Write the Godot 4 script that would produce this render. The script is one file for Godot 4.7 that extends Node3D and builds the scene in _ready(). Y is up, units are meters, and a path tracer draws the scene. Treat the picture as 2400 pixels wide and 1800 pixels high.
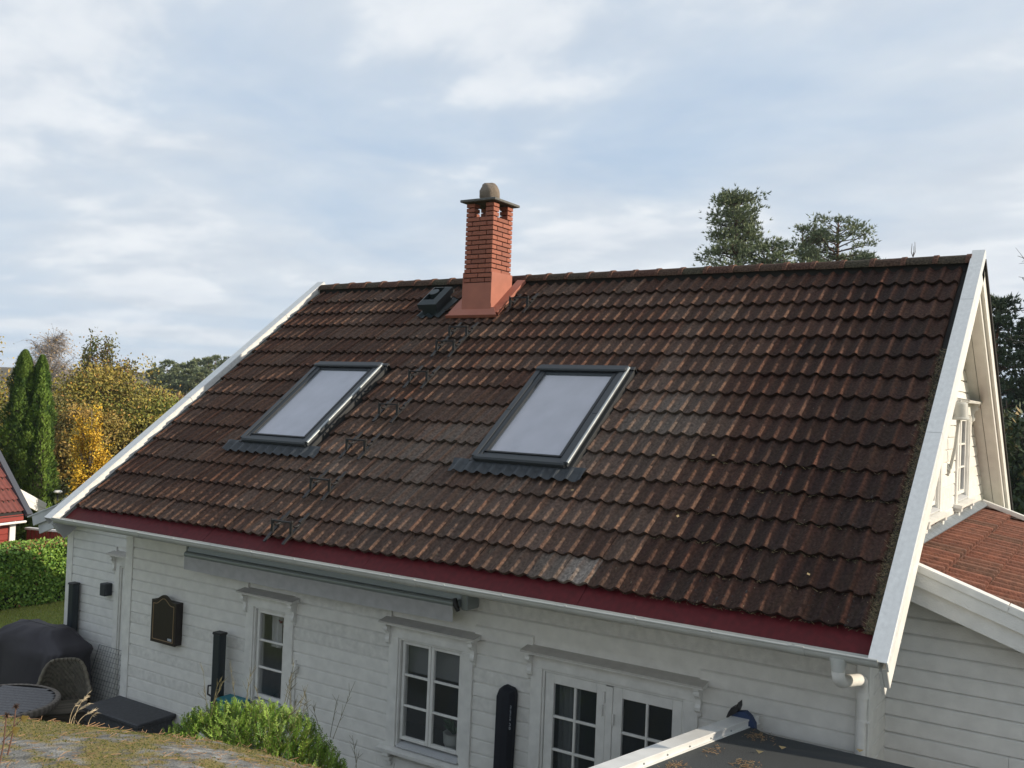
extends Node3D
# A white timber house with a brown tiled roof, seen from a rocky rise beside it.
# x runs along the eaves, y is up, z points from the house wall towards the camera.

const TH := 0.6562            # roof pitch
const ZW := -0.65             # front wall plane
const GY := -3.1              # ground level round the house
const XG := 9.34              # right gable wall
const XL := 0.12              # left gable wall
const RZ := -4.24             # ridge
const RY := 3.262
var rng := RandomNumberGenerator.new()
var M := {}
var RT := Transform3D()
var used := {}
var CAM := Vector3(10.9627, 1.5154, 7.1136)
var house: Node3D
var HB := Vector3(4.7, GY, RZ)

# ------------------------------------------------------------------ mesh builder
class MB:
	var v := PackedVector3Array()
	var n := PackedVector3Array()
	var c := PackedColorArray()
	var col := Color(1, 1, 1)
	func tri(a: Vector3, b: Vector3, d: Vector3):
		var nn := (b - a).cross(d - a).normalized()
		v.append(a); v.append(d); v.append(b)
		for i in 3:
			n.append(nn); c.append(col)
	func quad(a: Vector3, b: Vector3, d: Vector3, e: Vector3):
		tri(a, b, d); tri(a, d, e)
	func squad(a: Vector3, b: Vector3, d: Vector3, e: Vector3, na: Vector3, nb: Vector3, nd: Vector3, ne: Vector3):
		v.append(a); v.append(d); v.append(b); v.append(a); v.append(e); v.append(d)
		n.append(na); n.append(nd); n.append(nb); n.append(na); n.append(ne); n.append(nd)
		for i in 6: c.append(col)
	func cquad(p: Array, nn: Array, cc: Array):
		for i in [0, 2, 1, 0, 3, 2]:
			v.append(p[i]); n.append(nn[i]); c.append(cc[i])
	func box(lo: Vector3, hi: Vector3):
		obox(Transform3D(Basis(), (lo + hi) * 0.5), hi - lo)
	func obox(t: Transform3D, s: Vector3):
		var h := s * 0.5
		var p := []
		for i in 8:
			p.append(t * Vector3(h.x if i & 1 else -h.x, h.y if i & 2 else -h.y, h.z if i & 4 else -h.z))
		quad(p[4], p[5], p[7], p[6]); quad(p[1], p[0], p[2], p[3])
		quad(p[5], p[1], p[3], p[7]); quad(p[0], p[4], p[6], p[2])
		quad(p[6], p[7], p[3], p[2]); quad(p[0], p[1], p[5], p[4])
	func bev(t: Transform3D, s: Vector3, b: float):
		# box with chamfered edges
		var h := s * 0.5
		b = minf(b, minf(h.x, minf(h.y, h.z)) * 0.9)
		var P := func(sx: float, sy: float, sz: float, ax: int) -> Vector3:
			var q := Vector3(sx * (h.x - b), sy * (h.y - b), sz * (h.z - b))
			if ax == 0: q.x = sx * h.x
			elif ax == 1: q.y = sy * h.y
			else: q.z = sz * h.z
			return t * q
		for sg in [-1.0, 1.0]:
			for ax in 3:
				var a: Array = []
				for k in [[-1.0, -1.0], [1.0, -1.0], [1.0, 1.0], [-1.0, 1.0]]:
					var w := [0.0, 0.0, 0.0]
					w[ax] = sg; w[(ax + 1) % 3] = k[0]; w[(ax + 2) % 3] = k[1]
					a.append(P.call(w[0], w[1], w[2], ax))
				if sg > 0: quad(a[0], a[1], a[2], a[3])
				else: quad(a[3], a[2], a[1], a[0])
		for ax in 3:
			var i1 := (ax + 1) % 3
			var i2 := (ax + 2) % 3
			for s1 in [-1.0, 1.0]:
				for s2 in [-1.0, 1.0]:
					var w0 := [0.0, 0.0, 0.0]
					var w1 := [0.0, 0.0, 0.0]
					w0[ax] = -1.0; w1[ax] = 1.0
					w0[i1] = s1; w1[i1] = s1; w0[i2] = s2; w1[i2] = s2
					var a0: Vector3 = P.call(w0[0], w0[1], w0[2], i1)
					var a1: Vector3 = P.call(w1[0], w1[1], w1[2], i1)
					var b0: Vector3 = P.call(w0[0], w0[1], w0[2], i2)
					var b1: Vector3 = P.call(w1[0], w1[1], w1[2], i2)
					if s1 * s2 > 0: quad(a0, a1, b1, b0)
					else: quad(b0, b1, a1, a0)
		for i in 8:
			var sx := 1.0 if i & 1 else -1.0
			var sy := 1.0 if i & 2 else -1.0
			var sz := 1.0 if i & 4 else -1.0
			var a: Vector3 = P.call(sx, sy, sz, 0)
			var bb: Vector3 = P.call(sx, sy, sz, 1)
			var d: Vector3 = P.call(sx, sy, sz, 2)
			if sx * sy * sz > 0: tri(a, bb, d)
			else: tri(a, d, bb)
	func bbox(lo: Vector3, hi: Vector3, b := 0.004):
		bev(Transform3D(Basis(), (lo + hi) * 0.5), hi - lo, b)
	func beam(a: Vector3, b: Vector3, w: float, h: float, up := Vector3.UP, bv := 0.0):
		var z := (b - a).normalized()
		var x := up.cross(z).normalized()
		var y := z.cross(x)
		var t := Transform3D(Basis(x, y, z), (a + b) * 0.5)
		if bv > 0.0: bev(t, Vector3(w, h, a.distance_to(b)), bv)
		else: obox(t, Vector3(w, h, a.distance_to(b)))
	func tube(pts: Array, rad: Array, sides := 8, caps := true):
		var rings := []
		var prev := Vector3.ZERO
		for i in pts.size():
			var d: Vector3
			if i == 0: d = pts[1] - pts[0]
			elif i == pts.size() - 1: d = pts[i] - pts[i - 1]
			else: d = (pts[i + 1] - pts[i]).normalized() + (pts[i] - pts[i - 1]).normalized()
			d = d.normalized()
			if prev == Vector3.ZERO:
				prev = d.cross(Vector3(0.31, 0.2, 0.93)).normalized()
			prev = (prev - d * prev.dot(d)).normalized()
			var y := d.cross(prev)
			var ring := []
			for k in sides:
				var a := TAU * k / sides
				ring.append(prev * cos(a) + y * sin(a))
			rings.append(ring)
		for i in pts.size() - 1:
			for k in sides:
				var k2 := (k + 1) % sides
				var r0: float = rad[i] if rad.size() > 1 else rad[0]
				var r1: float = rad[i + 1] if rad.size() > 1 else rad[0]
				squad(pts[i] + rings[i][k] * r0, pts[i] + rings[i][k2] * r0, pts[i + 1] + rings[i + 1][k2] * r1, pts[i + 1] + rings[i + 1][k] * r1, rings[i][k], rings[i][k2], rings[i + 1][k2], rings[i + 1][k])
		if caps:
			for e in [0, pts.size() - 1]:
				var r: float = rad[e] if rad.size() > 1 else rad[0]
				for k in range(1, sides - 1):
					if e == 0: tri(pts[e] + rings[e][0] * r, pts[e] + rings[e][k + 1] * r, pts[e] + rings[e][k] * r)
					else: tri(pts[e] + rings[e][0] * r, pts[e] + rings[e][k] * r, pts[e] + rings[e][k + 1] * r)
	func extrude(poly: PackedVector2Array, t: Transform3D, depth: float):
		# poly counter-clockwise in local xy, extruded from z=0 to z=depth
		if Geometry2D.is_polygon_clockwise(poly): poly.reverse()
		var ix := Geometry2D.triangulate_polygon(poly)
		for i in range(0, ix.size(), 3):
			var a := poly[ix[i]]
			var b := poly[ix[i + 1]]
			var d := poly[ix[i + 2]]
			if (b - a).cross(d - a) < 0:
				var sw := b
				b = d; d = sw
			tri(t * Vector3(a.x, a.y, depth), t * Vector3(b.x, b.y, depth), t * Vector3(d.x, d.y, depth))
			tri(t * Vector3(a.x, a.y, 0), t * Vector3(d.x, d.y, 0), t * Vector3(b.x, b.y, 0))
		for i in poly.size():
			var a := poly[i]
			var b := poly[(i + 1) % poly.size()]
			quad(t * Vector3(a.x, a.y, 0), t * Vector3(b.x, b.y, 0), t * Vector3(b.x, b.y, depth), t * Vector3(a.x, a.y, depth))
	func lathe(prof: Array, t: Transform3D, sides := 16):
		for i in prof.size() - 1:
			var a: Vector2 = prof[i]
			var b: Vector2 = prof[i + 1]
			var nn := Vector2(b.y - a.y, a.x - b.x).normalized()
			for k in sides:
				var a0 := TAU * k / sides
				var a1 := TAU * (k + 1) / sides
				var d0 := Vector3(cos(a0), 0, -sin(a0))
				var d1 := Vector3(cos(a1), 0, -sin(a1))
				var up := Vector3.UP
				squad(t * (d0 * a.x + up * a.y), t * (d1 * a.x + up * a.y), t * (d1 * b.x + up * b.y), t * (d0 * b.x + up * b.y), t.basis * (d0 * nn.x + up * nn.y), t.basis * (d1 * nn.x + up * nn.y), t.basis * (d1 * nn.x + up * nn.y), t.basis * (d0 * nn.x + up * nn.y))
	func add(o: MB, t: Transform3D):
		for i in o.v.size():
			v.append(t * o.v[i]); n.append((t.basis * o.n[i]).normalized()); c.append(o.c[i])
	func mesh(m: Material) -> ArrayMesh:
		var a := []
		a.resize(Mesh.ARRAY_MAX)
		a[Mesh.ARRAY_VERTEX] = v; a[Mesh.ARRAY_NORMAL] = n; a[Mesh.ARRAY_COLOR] = c
		var am := ArrayMesh.new()
		am.add_surface_from_arrays(Mesh.PRIMITIVE_TRIANGLES, a)
		am.surface_set_material(0, m)
		return am

# ------------------------------------------------------------------ object helpers
func numbered(called: String) -> String:
	if not used.has(called):
		used[called] = 0
		return called
	used[called] += 1
	return "%s_%03d" % [called, used[called]]
func thing(called: String, base: Vector3, label: String, category: String, group := "") -> Node3D:
	var o := Node3D.new()
	o.name = numbered(called)
	add_child(o)
	o.position = base
	o.set_meta("label", label); o.set_meta("category", category)
	if group != "": o.set_meta("group", group)
	return o
func part(mb: MB, called: String, m: Material, parent: Node3D) -> MeshInstance3D:
	# geometry is given in world coordinates; the part undoes its parent's offset
	var o := MeshInstance3D.new()
	o.mesh = mb.mesh(m)
	o.name = called
	parent.add_child(o, true)
	if parent.get_parent() == self: o.position = -parent.position
	return o
func inst(mesh: Mesh, called: String, t: Transform3D, parent: Node3D) -> MeshInstance3D:
	var o := MeshInstance3D.new()
	o.mesh = mesh
	o.name = called
	parent.add_child(o, true)
	o.transform = t
	if parent.get_parent() == self: o.position -= parent.position
	return o
func struct(mb: MB, called: String, m: Material) -> MeshInstance3D:
	var o := MeshInstance3D.new()
	o.mesh = mb.mesh(m)
	o.name = numbered(called)
	o.set_meta("kind", "structure")
	add_child(o)
	return o
func solo(mb: MB, called: String, m: Material, base: Vector3, label: String, category: String, group := "") -> MeshInstance3D:
	# a thing that is one mesh; geometry in world coordinates
	var o := MeshInstance3D.new()
	for i in mb.v.size(): mb.v[i] -= base
	o.mesh = mb.mesh(m)
	o.name = numbered(called)
	add_child(o)
	o.position = base
	o.set_meta("label", label); o.set_meta("category", category)
	if group != "": o.set_meta("group", group)
	return o

func noise_tex(freq: float, lo: float, hi: float, oct := 4, seed_ := 1, size := 512, kind := FastNoiseLite.TYPE_SIMPLEX_SMOOTH, normal := false, bump := 4.0) -> NoiseTexture2D:
	var f := FastNoiseLite.new()
	f.noise_type = kind
	f.frequency = freq
	f.fractal_octaves = oct
	f.seed = seed_
	var t := NoiseTexture2D.new()
	t.width = size; t.height = size
	t.seamless = true
	t.noise = f
	if normal:
		t.as_normal_map = true
		t.bump_strength = bump
	else:
		var g := Gradient.new()
		g.set_color(0, Color(lo, lo, lo)); g.set_color(1, Color(hi, hi, hi))
		t.color_ramp = g
	return t
func mat(key: String, r: float, g: float, b: float, rough := 0.7, tex: Texture2D = null, scale := 1.0, metal := 0.0, nrm: Texture2D = null, nscale := 0.5, vcol := false) -> StandardMaterial3D:
	var m := StandardMaterial3D.new()
	m.albedo_color = Color(r, g, b).linear_to_srgb()
	m.roughness = rough
	m.metallic = metal
	if tex: m.albedo_texture = tex
	if nrm:
		m.normal_enabled = true
		m.normal_texture = nrm
		m.normal_scale = nscale
	if tex or nrm:
		m.uv1_triplanar = true
		m.uv1_world_triplanar = true
		m.uv1_scale = Vector3.ONE * scale
	m.vertex_color_use_as_albedo = vcol
	M[key] = m
	return m

# ------------------------------------------------------------------ entry
func _ready():
	rng.seed = 20231
	RT = Transform3D(Basis(Vector3(1, 0, 0), Vector3(0, cos(TH), sin(TH)), Vector3(0, -sin(TH), cos(TH))), Vector3.ZERO)
	# camera
	var cam := Camera3D.new()
	cam.name = "camera"
	add_child(cam)
	cam.transform = Transform3D(Basis.from_euler(Vector3(0.0178, 0.5733, 0.0392)), CAM)
	cam.fov = rad_to_deg(2.0 * atan(900.0 / 2223.63))
	cam.far = 3000.0
	cam.current = true
	# sky and air
	var we := WorldEnvironment.new()
	we.name = "world_environment"
	var env := Environment.new()
	env.background_mode = Environment.BG_SKY
	env.tonemap_mode = Environment.TONE_MAPPER_LINEAR
	env.tonemap_exposure = 1.32
	env.sdfgi_enabled = true; env.ssao_enabled = true; env.ssil_enabled = true
	env.fog_enabled = true
	env.fog_density = 0.0003
	env.fog_light_color = Color(0.80, 0.85, 0.90)
	var sm := PanoramaSkyMaterial.new()
	sm.panorama = ImageTexture.create_from_image(sky_image())
	var sky := Sky.new()
	sky.sky_material = sm
	env.sky = sky
	we.environment = env
	add_child(we)
	# sun: low, from the right and slightly behind the house
	var sun := DirectionalLight3D.new()
	sun.name = "sun"
	add_child(sun)
	var sd := Vector3(0.87, 0.34, -0.34).normalized()
	sun.look_at_from_position(sd * 50.0, Vector3.ZERO, Vector3.UP)
	sun.light_energy = 1.25
	sun.light_color = Color(1.0, 0.94, 0.85)
	sun.light_angular_distance = 0.6
	sun.shadow_enabled = true
	print("materials")
	materials()
	print("ground")
	ground()
	print("house")
	build_house()
	print("shed")
	build_shed()
	print("patio")
	build_patio()
	print("rock")
	build_rock()
	print("neighbours")
	build_neighbours()
	print("trees")
	build_trees()
	print("done")

# ------------------------------------------------------------------ sky
func sky_image() -> Image:
	var W := 4096
	var H := 2048
	var data := PackedByteArray()
	data.resize(W * H * 3)
	data.fill(138)
	var f1 := FastNoiseLite.new()
	f1.seed = 11; f1.frequency = 0.5; f1.fractal_octaves = 7; f1.fractal_gain = 0.55
	f1.noise_type = FastNoiseLite.TYPE_SIMPLEX_SMOOTH
	var f2 := FastNoiseLite.new()
	f2.seed = 37; f2.frequency = 0.28; f2.fractal_octaves = 4
	f2.noise_type = FastNoiseLite.TYPE_SIMPLEX_SMOOTH
	for y in H / 2:
		var el := (0.5 - (y + 0.5) / H) * PI
		var ce := cos(el)
		var se := sin(el)
		var st := 1
		if el > 0.75: st = 12
		elif el > 0.46: st = 6
		var k := 1.0 / (se + 0.16)
		var up := clampf(el / 0.6, 0.0, 1.0)
		var low := clampf(1.0 - el / 0.11, 0.0, 1.0)
		for x in range(0, W, st):
			var ph := ((x + 0.5) / W - 0.5) * TAU
			var px := sin(ph) * ce * k
			var pz := -cos(ph) * ce * k
			var big := f2.get_noise_2d(px * 1.1 + 3.1, pz * 1.1 - 1.7)
			var a := f1.get_noise_2d(px * 1.35 + big * 0.9, pz * 1.7 + big * 0.6)
			var fine := f1.get_noise_2d(px * 4.2 + 40.0 + big, pz * 5.4)
			# thin veil, denser over the left of the house and opening to the right, with broken puffs in it
			var side := -sin(ph + 0.62)
			var veil := smoothstep(-0.60, 0.55, a * 0.6 + big * 0.8 + fine * 0.14 + 0.44 + side * 0.34)
			var puff := smoothstep(-0.05, 0.40, a + fine * 0.42 + big * 0.30 + 0.03 + side * 0.06)
			# flat streaks close to the horizon
			if low > 0.0:
				var sk := smoothstep(-0.12, 0.25, f1.get_noise_3d(sin(ph) * 3.0, el * 70.0, cos(ph) * 3.0))
				veil = lerpf(veil, 0.25 + 0.75 * sk, low)
				puff *= 1.0 - low * 0.7
			var br := lerpf(0.64, 0.60, up)
			var bgn := lerpf(0.715, 0.68, up)
			var bb := lerpf(0.79, 0.785, up)
			var sh := 0.5 + 0.5 * clampf(fine * 1.4 - a * 0.5, -1.0, 1.0)
			var cr := lerpf(0.735, 0.785, sh)
			var cg := lerpf(0.765, 0.81, sh)
			var cb := lerpf(0.80, 0.835, sh)
			var R := lerpf(br, cr, veil * 0.92)
			var G := lerpf(bgn, cg, veil * 0.92)
			var B := lerpf(bb, cb, veil * 0.92)
			R = lerpf(R, lerpf(0.80, 0.865, sh), puff * 0.66)
			G = lerpf(G, lerpf(0.82, 0.875, sh), puff * 0.66)
			B = lerpf(B, lerpf(0.845, 0.885, sh), puff * 0.66)
			var R8 := int(R * 255.0)
			var G8 := int(G * 255.0)
			var B8 := int(B * 255.0)
			for q in st:
				var o := (y * W + mini(x + q, W - 1)) * 3
				data[o] = R8; data[o + 1] = G8; data[o + 2] = B8
	return Image.create_from_data(W, H, false, Image.FORMAT_RGB8, data)

# ------------------------------------------------------------------ materials
func materials():
	var grain := noise_tex(0.02, 0.72, 1.0, 5, 3)
	var grain2 := noise_tex(0.05, 0.55, 1.0, 4, 5)
	var soft := noise_tex(0.012, 0.9, 1.0, 4, 9)
	var rough_n := noise_tex(0.08, 0, 1, 4, 21, 512, FastNoiseLite.TYPE_SIMPLEX_SMOOTH, true, 6.0)
	var fine_n := noise_tex(0.25, 0, 1, 3, 25, 512, FastNoiseLite.TYPE_SIMPLEX_SMOOTH, true, 5.0)
	mat("tile", 1, 1, 1, 0.85, noise_tex(0.03, 0.50, 1.15, 6, 14, 1024), 0.9, 0.0, rough_n, 0.7, true)
	M.tile.metallic_specular = 0.3
	mat("annex_tile", 1, 1, 1, 0.92, noise_tex(0.03, 0.6, 1.1, 6, 15, 512), 0.9, 0.0, rough_n, 0.5, true)
	mat("deck", 0.02, 0.018, 0.017, 0.9)
	mat("white", 0.80, 0.785, 0.735, 0.5, noise_tex(0.02, 0.93, 1.0, 5, 31), 0.5, 0.0, fine_n, 0.12)
	mat("white_b", 0.79, 0.775, 0.725, 0.5, noise_tex(0.03, 0.88, 1.0, 5, 36), 0.6, 0.0, fine_n, 0.15)
	mat("white_c", 0.81, 0.80, 0.75, 0.5, noise_tex(0.02, 0.92, 1.0, 5, 37), 0.5, 0.0, fine_n, 0.12)
	mat("white_trim", 0.82, 0.81, 0.765, 0.42, noise_tex(0.02, 0.9, 1.0, 4, 33), 0.5)
	mat("annex_white", 0.76, 0.755, 0.72, 0.5, noise_tex(0.02, 0.93, 1.0, 5, 35), 0.5, 0.0, fine_n, 0.12)
	mat("verge", 0.70, 0.71, 0.70, 0.42, noise_tex(0.03, 0.90, 1.02, 6, 41), 1.2, 0.0)
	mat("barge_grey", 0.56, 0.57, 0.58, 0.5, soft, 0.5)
	mat("cap_top", 0.56, 0.535, 0.49, 0.7, soft, 1.0)
	mat("apron_red", 0.105, 0.012, 0.015, 0.6, noise_tex(0.03, 0.75, 1.05, 5, 43), 0.8)
	M.apron_red.metallic_specular = 0.3
	mat("gutter", 0.50, 0.505, 0.47, 0.4, soft, 0.6)
	mat("zinc", 0.42, 0.46, 0.48, 0.45, grain, 0.8, 0.4)
	mat("sky_frame", 0.034, 0.040, 0.046, 0.5, null, 1.0, 0.15)
	mat("sky_dark", 0.014, 0.016, 0.018, 0.55)
	mat("blind", 0.48, 0.475, 0.53, 0.85, soft, 0.5)
	mat("step", 0.020, 0.019, 0.020, 0.5, grain, 2.0, 0.3)
	mat("step_top", 0.020, 0.019, 0.020, 0.5, grain, 2.0, 0.3)
	mat("brick", 1, 1, 1, 0.72, noise_tex(0.05, 0.82, 1.05, 4, 51), 1.2, 0.0, fine_n, 0.3, true)
	mat("mortar", 0.030, 0.014, 0.012, 0.9)
	mat("terracotta", 0.38, 0.130, 0.082, 0.6, soft, 0.6)
	mat("slab", 0.20, 0.20, 0.19, 0.8, grain2, 1.5)
	mat("stone", 0.31, 0.25, 0.195, 0.9, grain2, 2.5, 0.0, rough_n, 0.35)
	mat("vent", 0.022, 0.032, 0.036, 0.5)
	mat("awning_case", 0.26, 0.29, 0.29, 0.4, null, 1.0, 0.3)
	mat("canvas", 0.50, 0.50, 0.51, 0.9, soft, 1.0)
	mat("black", 0.012, 0.012, 0.014, 0.5)
	mat("cassette", 0.016, 0.024, 0.029, 0.45)
	mat("cabinet", 0.022, 0.013, 0.010, 0.45, grain, 2.0)
	mat("gold", 0.30, 0.20, 0.11, 0.5)
	mat("cover", 0.036, 0.032, 0.040, 0.72, soft, 1.0)
	mat("wicker", 1, 1, 1, 0.85, null, 1.0, 0.0, null, 0.5, true)
	mat("table_wood", 0.15, 0.148, 0.158, 0.6, grain, 2.0)
	mat("box_lid", 0.058, 0.060, 0.069, 0.6, grain, 1.5)
	mat("box_side", 0.075, 0.080, 0.090, 0.6, grain, 1.5)
	mat("wire", 0.13, 0.14, 0.15, 0.4, null, 1.0, 0.5)
	mat("lamp_box", 0.028, 0.033, 0.042, 0.5)
	mat("navy", 0.008, 0.010, 0.018, 0.75, soft, 2.0)
	mat("letter", 0.42, 0.45, 0.50, 0.6)
	mat("blue_cloth", 0.030, 0.055, 0.13, 0.8, soft, 2.0)
	mat("teal", 0.02, 0.17, 0.21, 0.5)
	mat("felt", 0.078, 0.088, 0.095, 0.95, noise_tex(0.15, 0.55, 1.15, 3, 61), 1.5, 0.0, fine_n, 0.8)
	mat("strip", 0.78, 0.79, 0.78, 0.35, soft, 0.6)
	mat("shed_wood", 0.30, 0.29, 0.27, 0.7, grain, 1.0)
	mat("interior", 0.10, 0.09, 0.08, 0.9)
	mat("curtain", 0.62, 0.62, 0.62, 0.9)
	mat("mesh_blind", 0.16, 0.17, 0.17, 0.9)
	mat("flower", 0.22, 0.02, 0.045, 0.8)
	mat("pot", 0.40, 0.41, 0.38, 0.5)
	mat("leaf_v", 1, 1, 1, 0.65, null, 1.0, 0.0, null, 0.5, true)
	M.leaf_v.backlight = Color(0.42, 0.42, 0.3)
	mat("needle_v", 1, 1, 1, 0.7, null, 1.0, 0.0, null, 0.5, true)
	M.needle_v.backlight = Color(0.34, 0.34, 0.26)
	mat("bark", 1, 1, 1, 0.9, grain2, 2.0, 0.0, rough_n, 0.6, true)
	mat("rock", 1, 1, 1, 0.92, noise_tex(0.06, 0.6, 1.15, 5, 71, 1024), 1.3, 0.0, rough_n, 0.9, true)
	mat("ground_v", 1, 1, 1, 0.95, noise_tex(0.05, 0.6, 1.15, 5, 73, 1024), 0.5, 0.0, rough_n, 0.6, true)
	mat("red_wall", 0.27, 0.035, 0.025, 0.6, soft, 0.8)
	mat("red_roof", 1, 1, 1, 0.6, grain, 0.8, 0.0, null, 0.5, true)
	mat("anthracite", 0.055, 0.06, 0.075, 0.45)
	mat("white_paint", 0.78, 0.78, 0.77, 0.5)
	mat("car_paint", 0.75, 0.76, 0.78, 0.25)
	mat("yellow_box", 0.65, 0.50, 0.30, 0.6)
	var g := StandardMaterial3D.new()
	g.albedo_color = Color(0.55, 0.6, 0.62, 0.10)
	g.transparency = BaseMaterial3D.TRANSPARENCY_ALPHA
	g.roughness = 0.02
	g.metallic_specular = 1.0
	M["glass"] = g

# ------------------------------------------------------------------ ground
func gheight(p: Vector2) -> float:
	# level garden; a rise under the camera; a wooded hill far off to the left
	var h := GY
	var fwd := Vector2(-0.5418, -0.8398)
	var rgt := Vector2(0.8398, -0.5418)
	var q := p - Vector2(CAM.x, CAM.z)
	var a := q.dot(fwd)
	var b := q.dot(rgt)
	var rise := 1.0 - smoothstep(2.6, 5.2, a)
	if b < -1.0: rise = maxf(rise, (1.0 - smoothstep(4.5, 8.5, a)) * smoothstep(-1.0, -2.0, b) * 0.8)
	h += rise * 2.75
	var dist := q.length()
	if a > 60.0:
		var hill := smoothstep(62.0, 135.0, a) * smoothstep(20.0, -30.0, b)
		h += hill * 3.4 + smoothstep(120.0, 260.0, a) * 5.0 * smoothstep(60.0, -60.0, b)
	return h
func ground():
	var mb := MB.new()
	var nz := FastNoiseLite.new()
	nz.seed = 5; nz.frequency = 0.15; nz.fractal_octaves = 4
	var xs := []
	var zs := []
	var t := -2000.0
	while t <= 2000.0:
		xs.append(t); 
		var st := maxf(0.8, absf(t) * 0.09)
		if absf(t) < 16.0: st = 0.8
		t += st
	zs = xs.duplicate()
	var hg := {}
	var f := func(i: int, j: int) -> Vector3:
		var p := Vector2(xs[i], zs[j])
		var h := gheight(p)
		if p.length() > 14.0: h += nz.get_noise_2d(p.x, p.y) * 0.15
		return Vector3(p.x, h, p.y)
	var cf := func(p: Vector3) -> Color:
		var k := nz.get_noise_2d(p.x * 3.0, p.z * 3.0) * 0.5 + 0.5
		var d := Vector2(p.x - CAM.x, p.z - CAM.z).length()
		if p.x > -2.6 and p.x < 13.0 and p.z > -9.5 and p.z < 3.2: return Color(0.36, 0.345, 0.32) * (0.8 + 0.3 * k)
		if d > 90.0: return Color(0.17, 0.12, 0.085).lerp(Color(0.07, 0.075, 0.03), k)
		return Color(0.135, 0.185, 0.028).lerp(Color(0.235, 0.235, 0.045), k)
	for i in xs.size() - 1:
		for j in zs.size() - 1:
			var a: Vector3 = f.call(i, j)
			var b: Vector3 = f.call(i, j + 1)
			var c: Vector3 = f.call(i + 1, j + 1)
			var d: Vector3 = f.call(i + 1, j)
			var n := (b - a).cross(d - a).normalized()
			if n.y < 0: n = -n
			mb.cquad([a, b, c, d], [n, n, n, n], [cf.call(a), cf.call(b), cf.call(c), cf.call(d)])
	struct(mb, "ground", M.ground_v)
	# lawn blades where the lawn is in view
	var gm := MB.new()
	for i in 26000:
		var x := rng.randf_range(-7.9, -2.4)
		var z := rng.randf_range(-7.0, -1.2)
		var h := rng.randf_range(0.02, 0.055)
		var a := rng.randf() * TAU
		var p := Vector3(x, GY - 0.004, z)
		var w := Vector3(cos(a), 0, sin(a)) * 0.008
		var k := rng.randf()
		gm.col = Color(0.14, 0.21, 0.028).lerp(Color(0.29, 0.29, 0.05), k)
		if rng.randf() < 0.04: gm.col = Color(0.32, 0.27, 0.08)
		gm.tri(p - w, p + w, p + Vector3(rng.randf_range(-0.02, 0.02), h, rng.randf_range(-0.02, 0.02)))
	var g := solo(gm, "lawn_grass", M.leaf_v, Vector3(-5, GY, -4), "short green lawn grass between the hedge and the white house", "grass")
	g.set_meta("kind", "stuff")
	var lf := MB.new()
	for i in 26:
		var p := Vector3(rng.randf_range(-7.6, -2.6), GY + 0.05, rng.randf_range(-6.5, -1.5))
		lf.col = Color(0.5, 0.38, 0.06)
		var a := rng.randf() * TAU
		var w := Vector3(cos(a), 0.2, sin(a)) * 0.05
		var s := Vector3(-sin(a), 0.1, cos(a)) * 0.04
		lf.quad(p - w, p - s, p + w, p + s)
	var l := solo(lf, "fallen_leaves", M.leaf_v, Vector3(-5, GY, -4), "yellow fallen leaves scattered on the lawn by the hedge", "leaves")
	l.set_meta("kind", "stuff")

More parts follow.
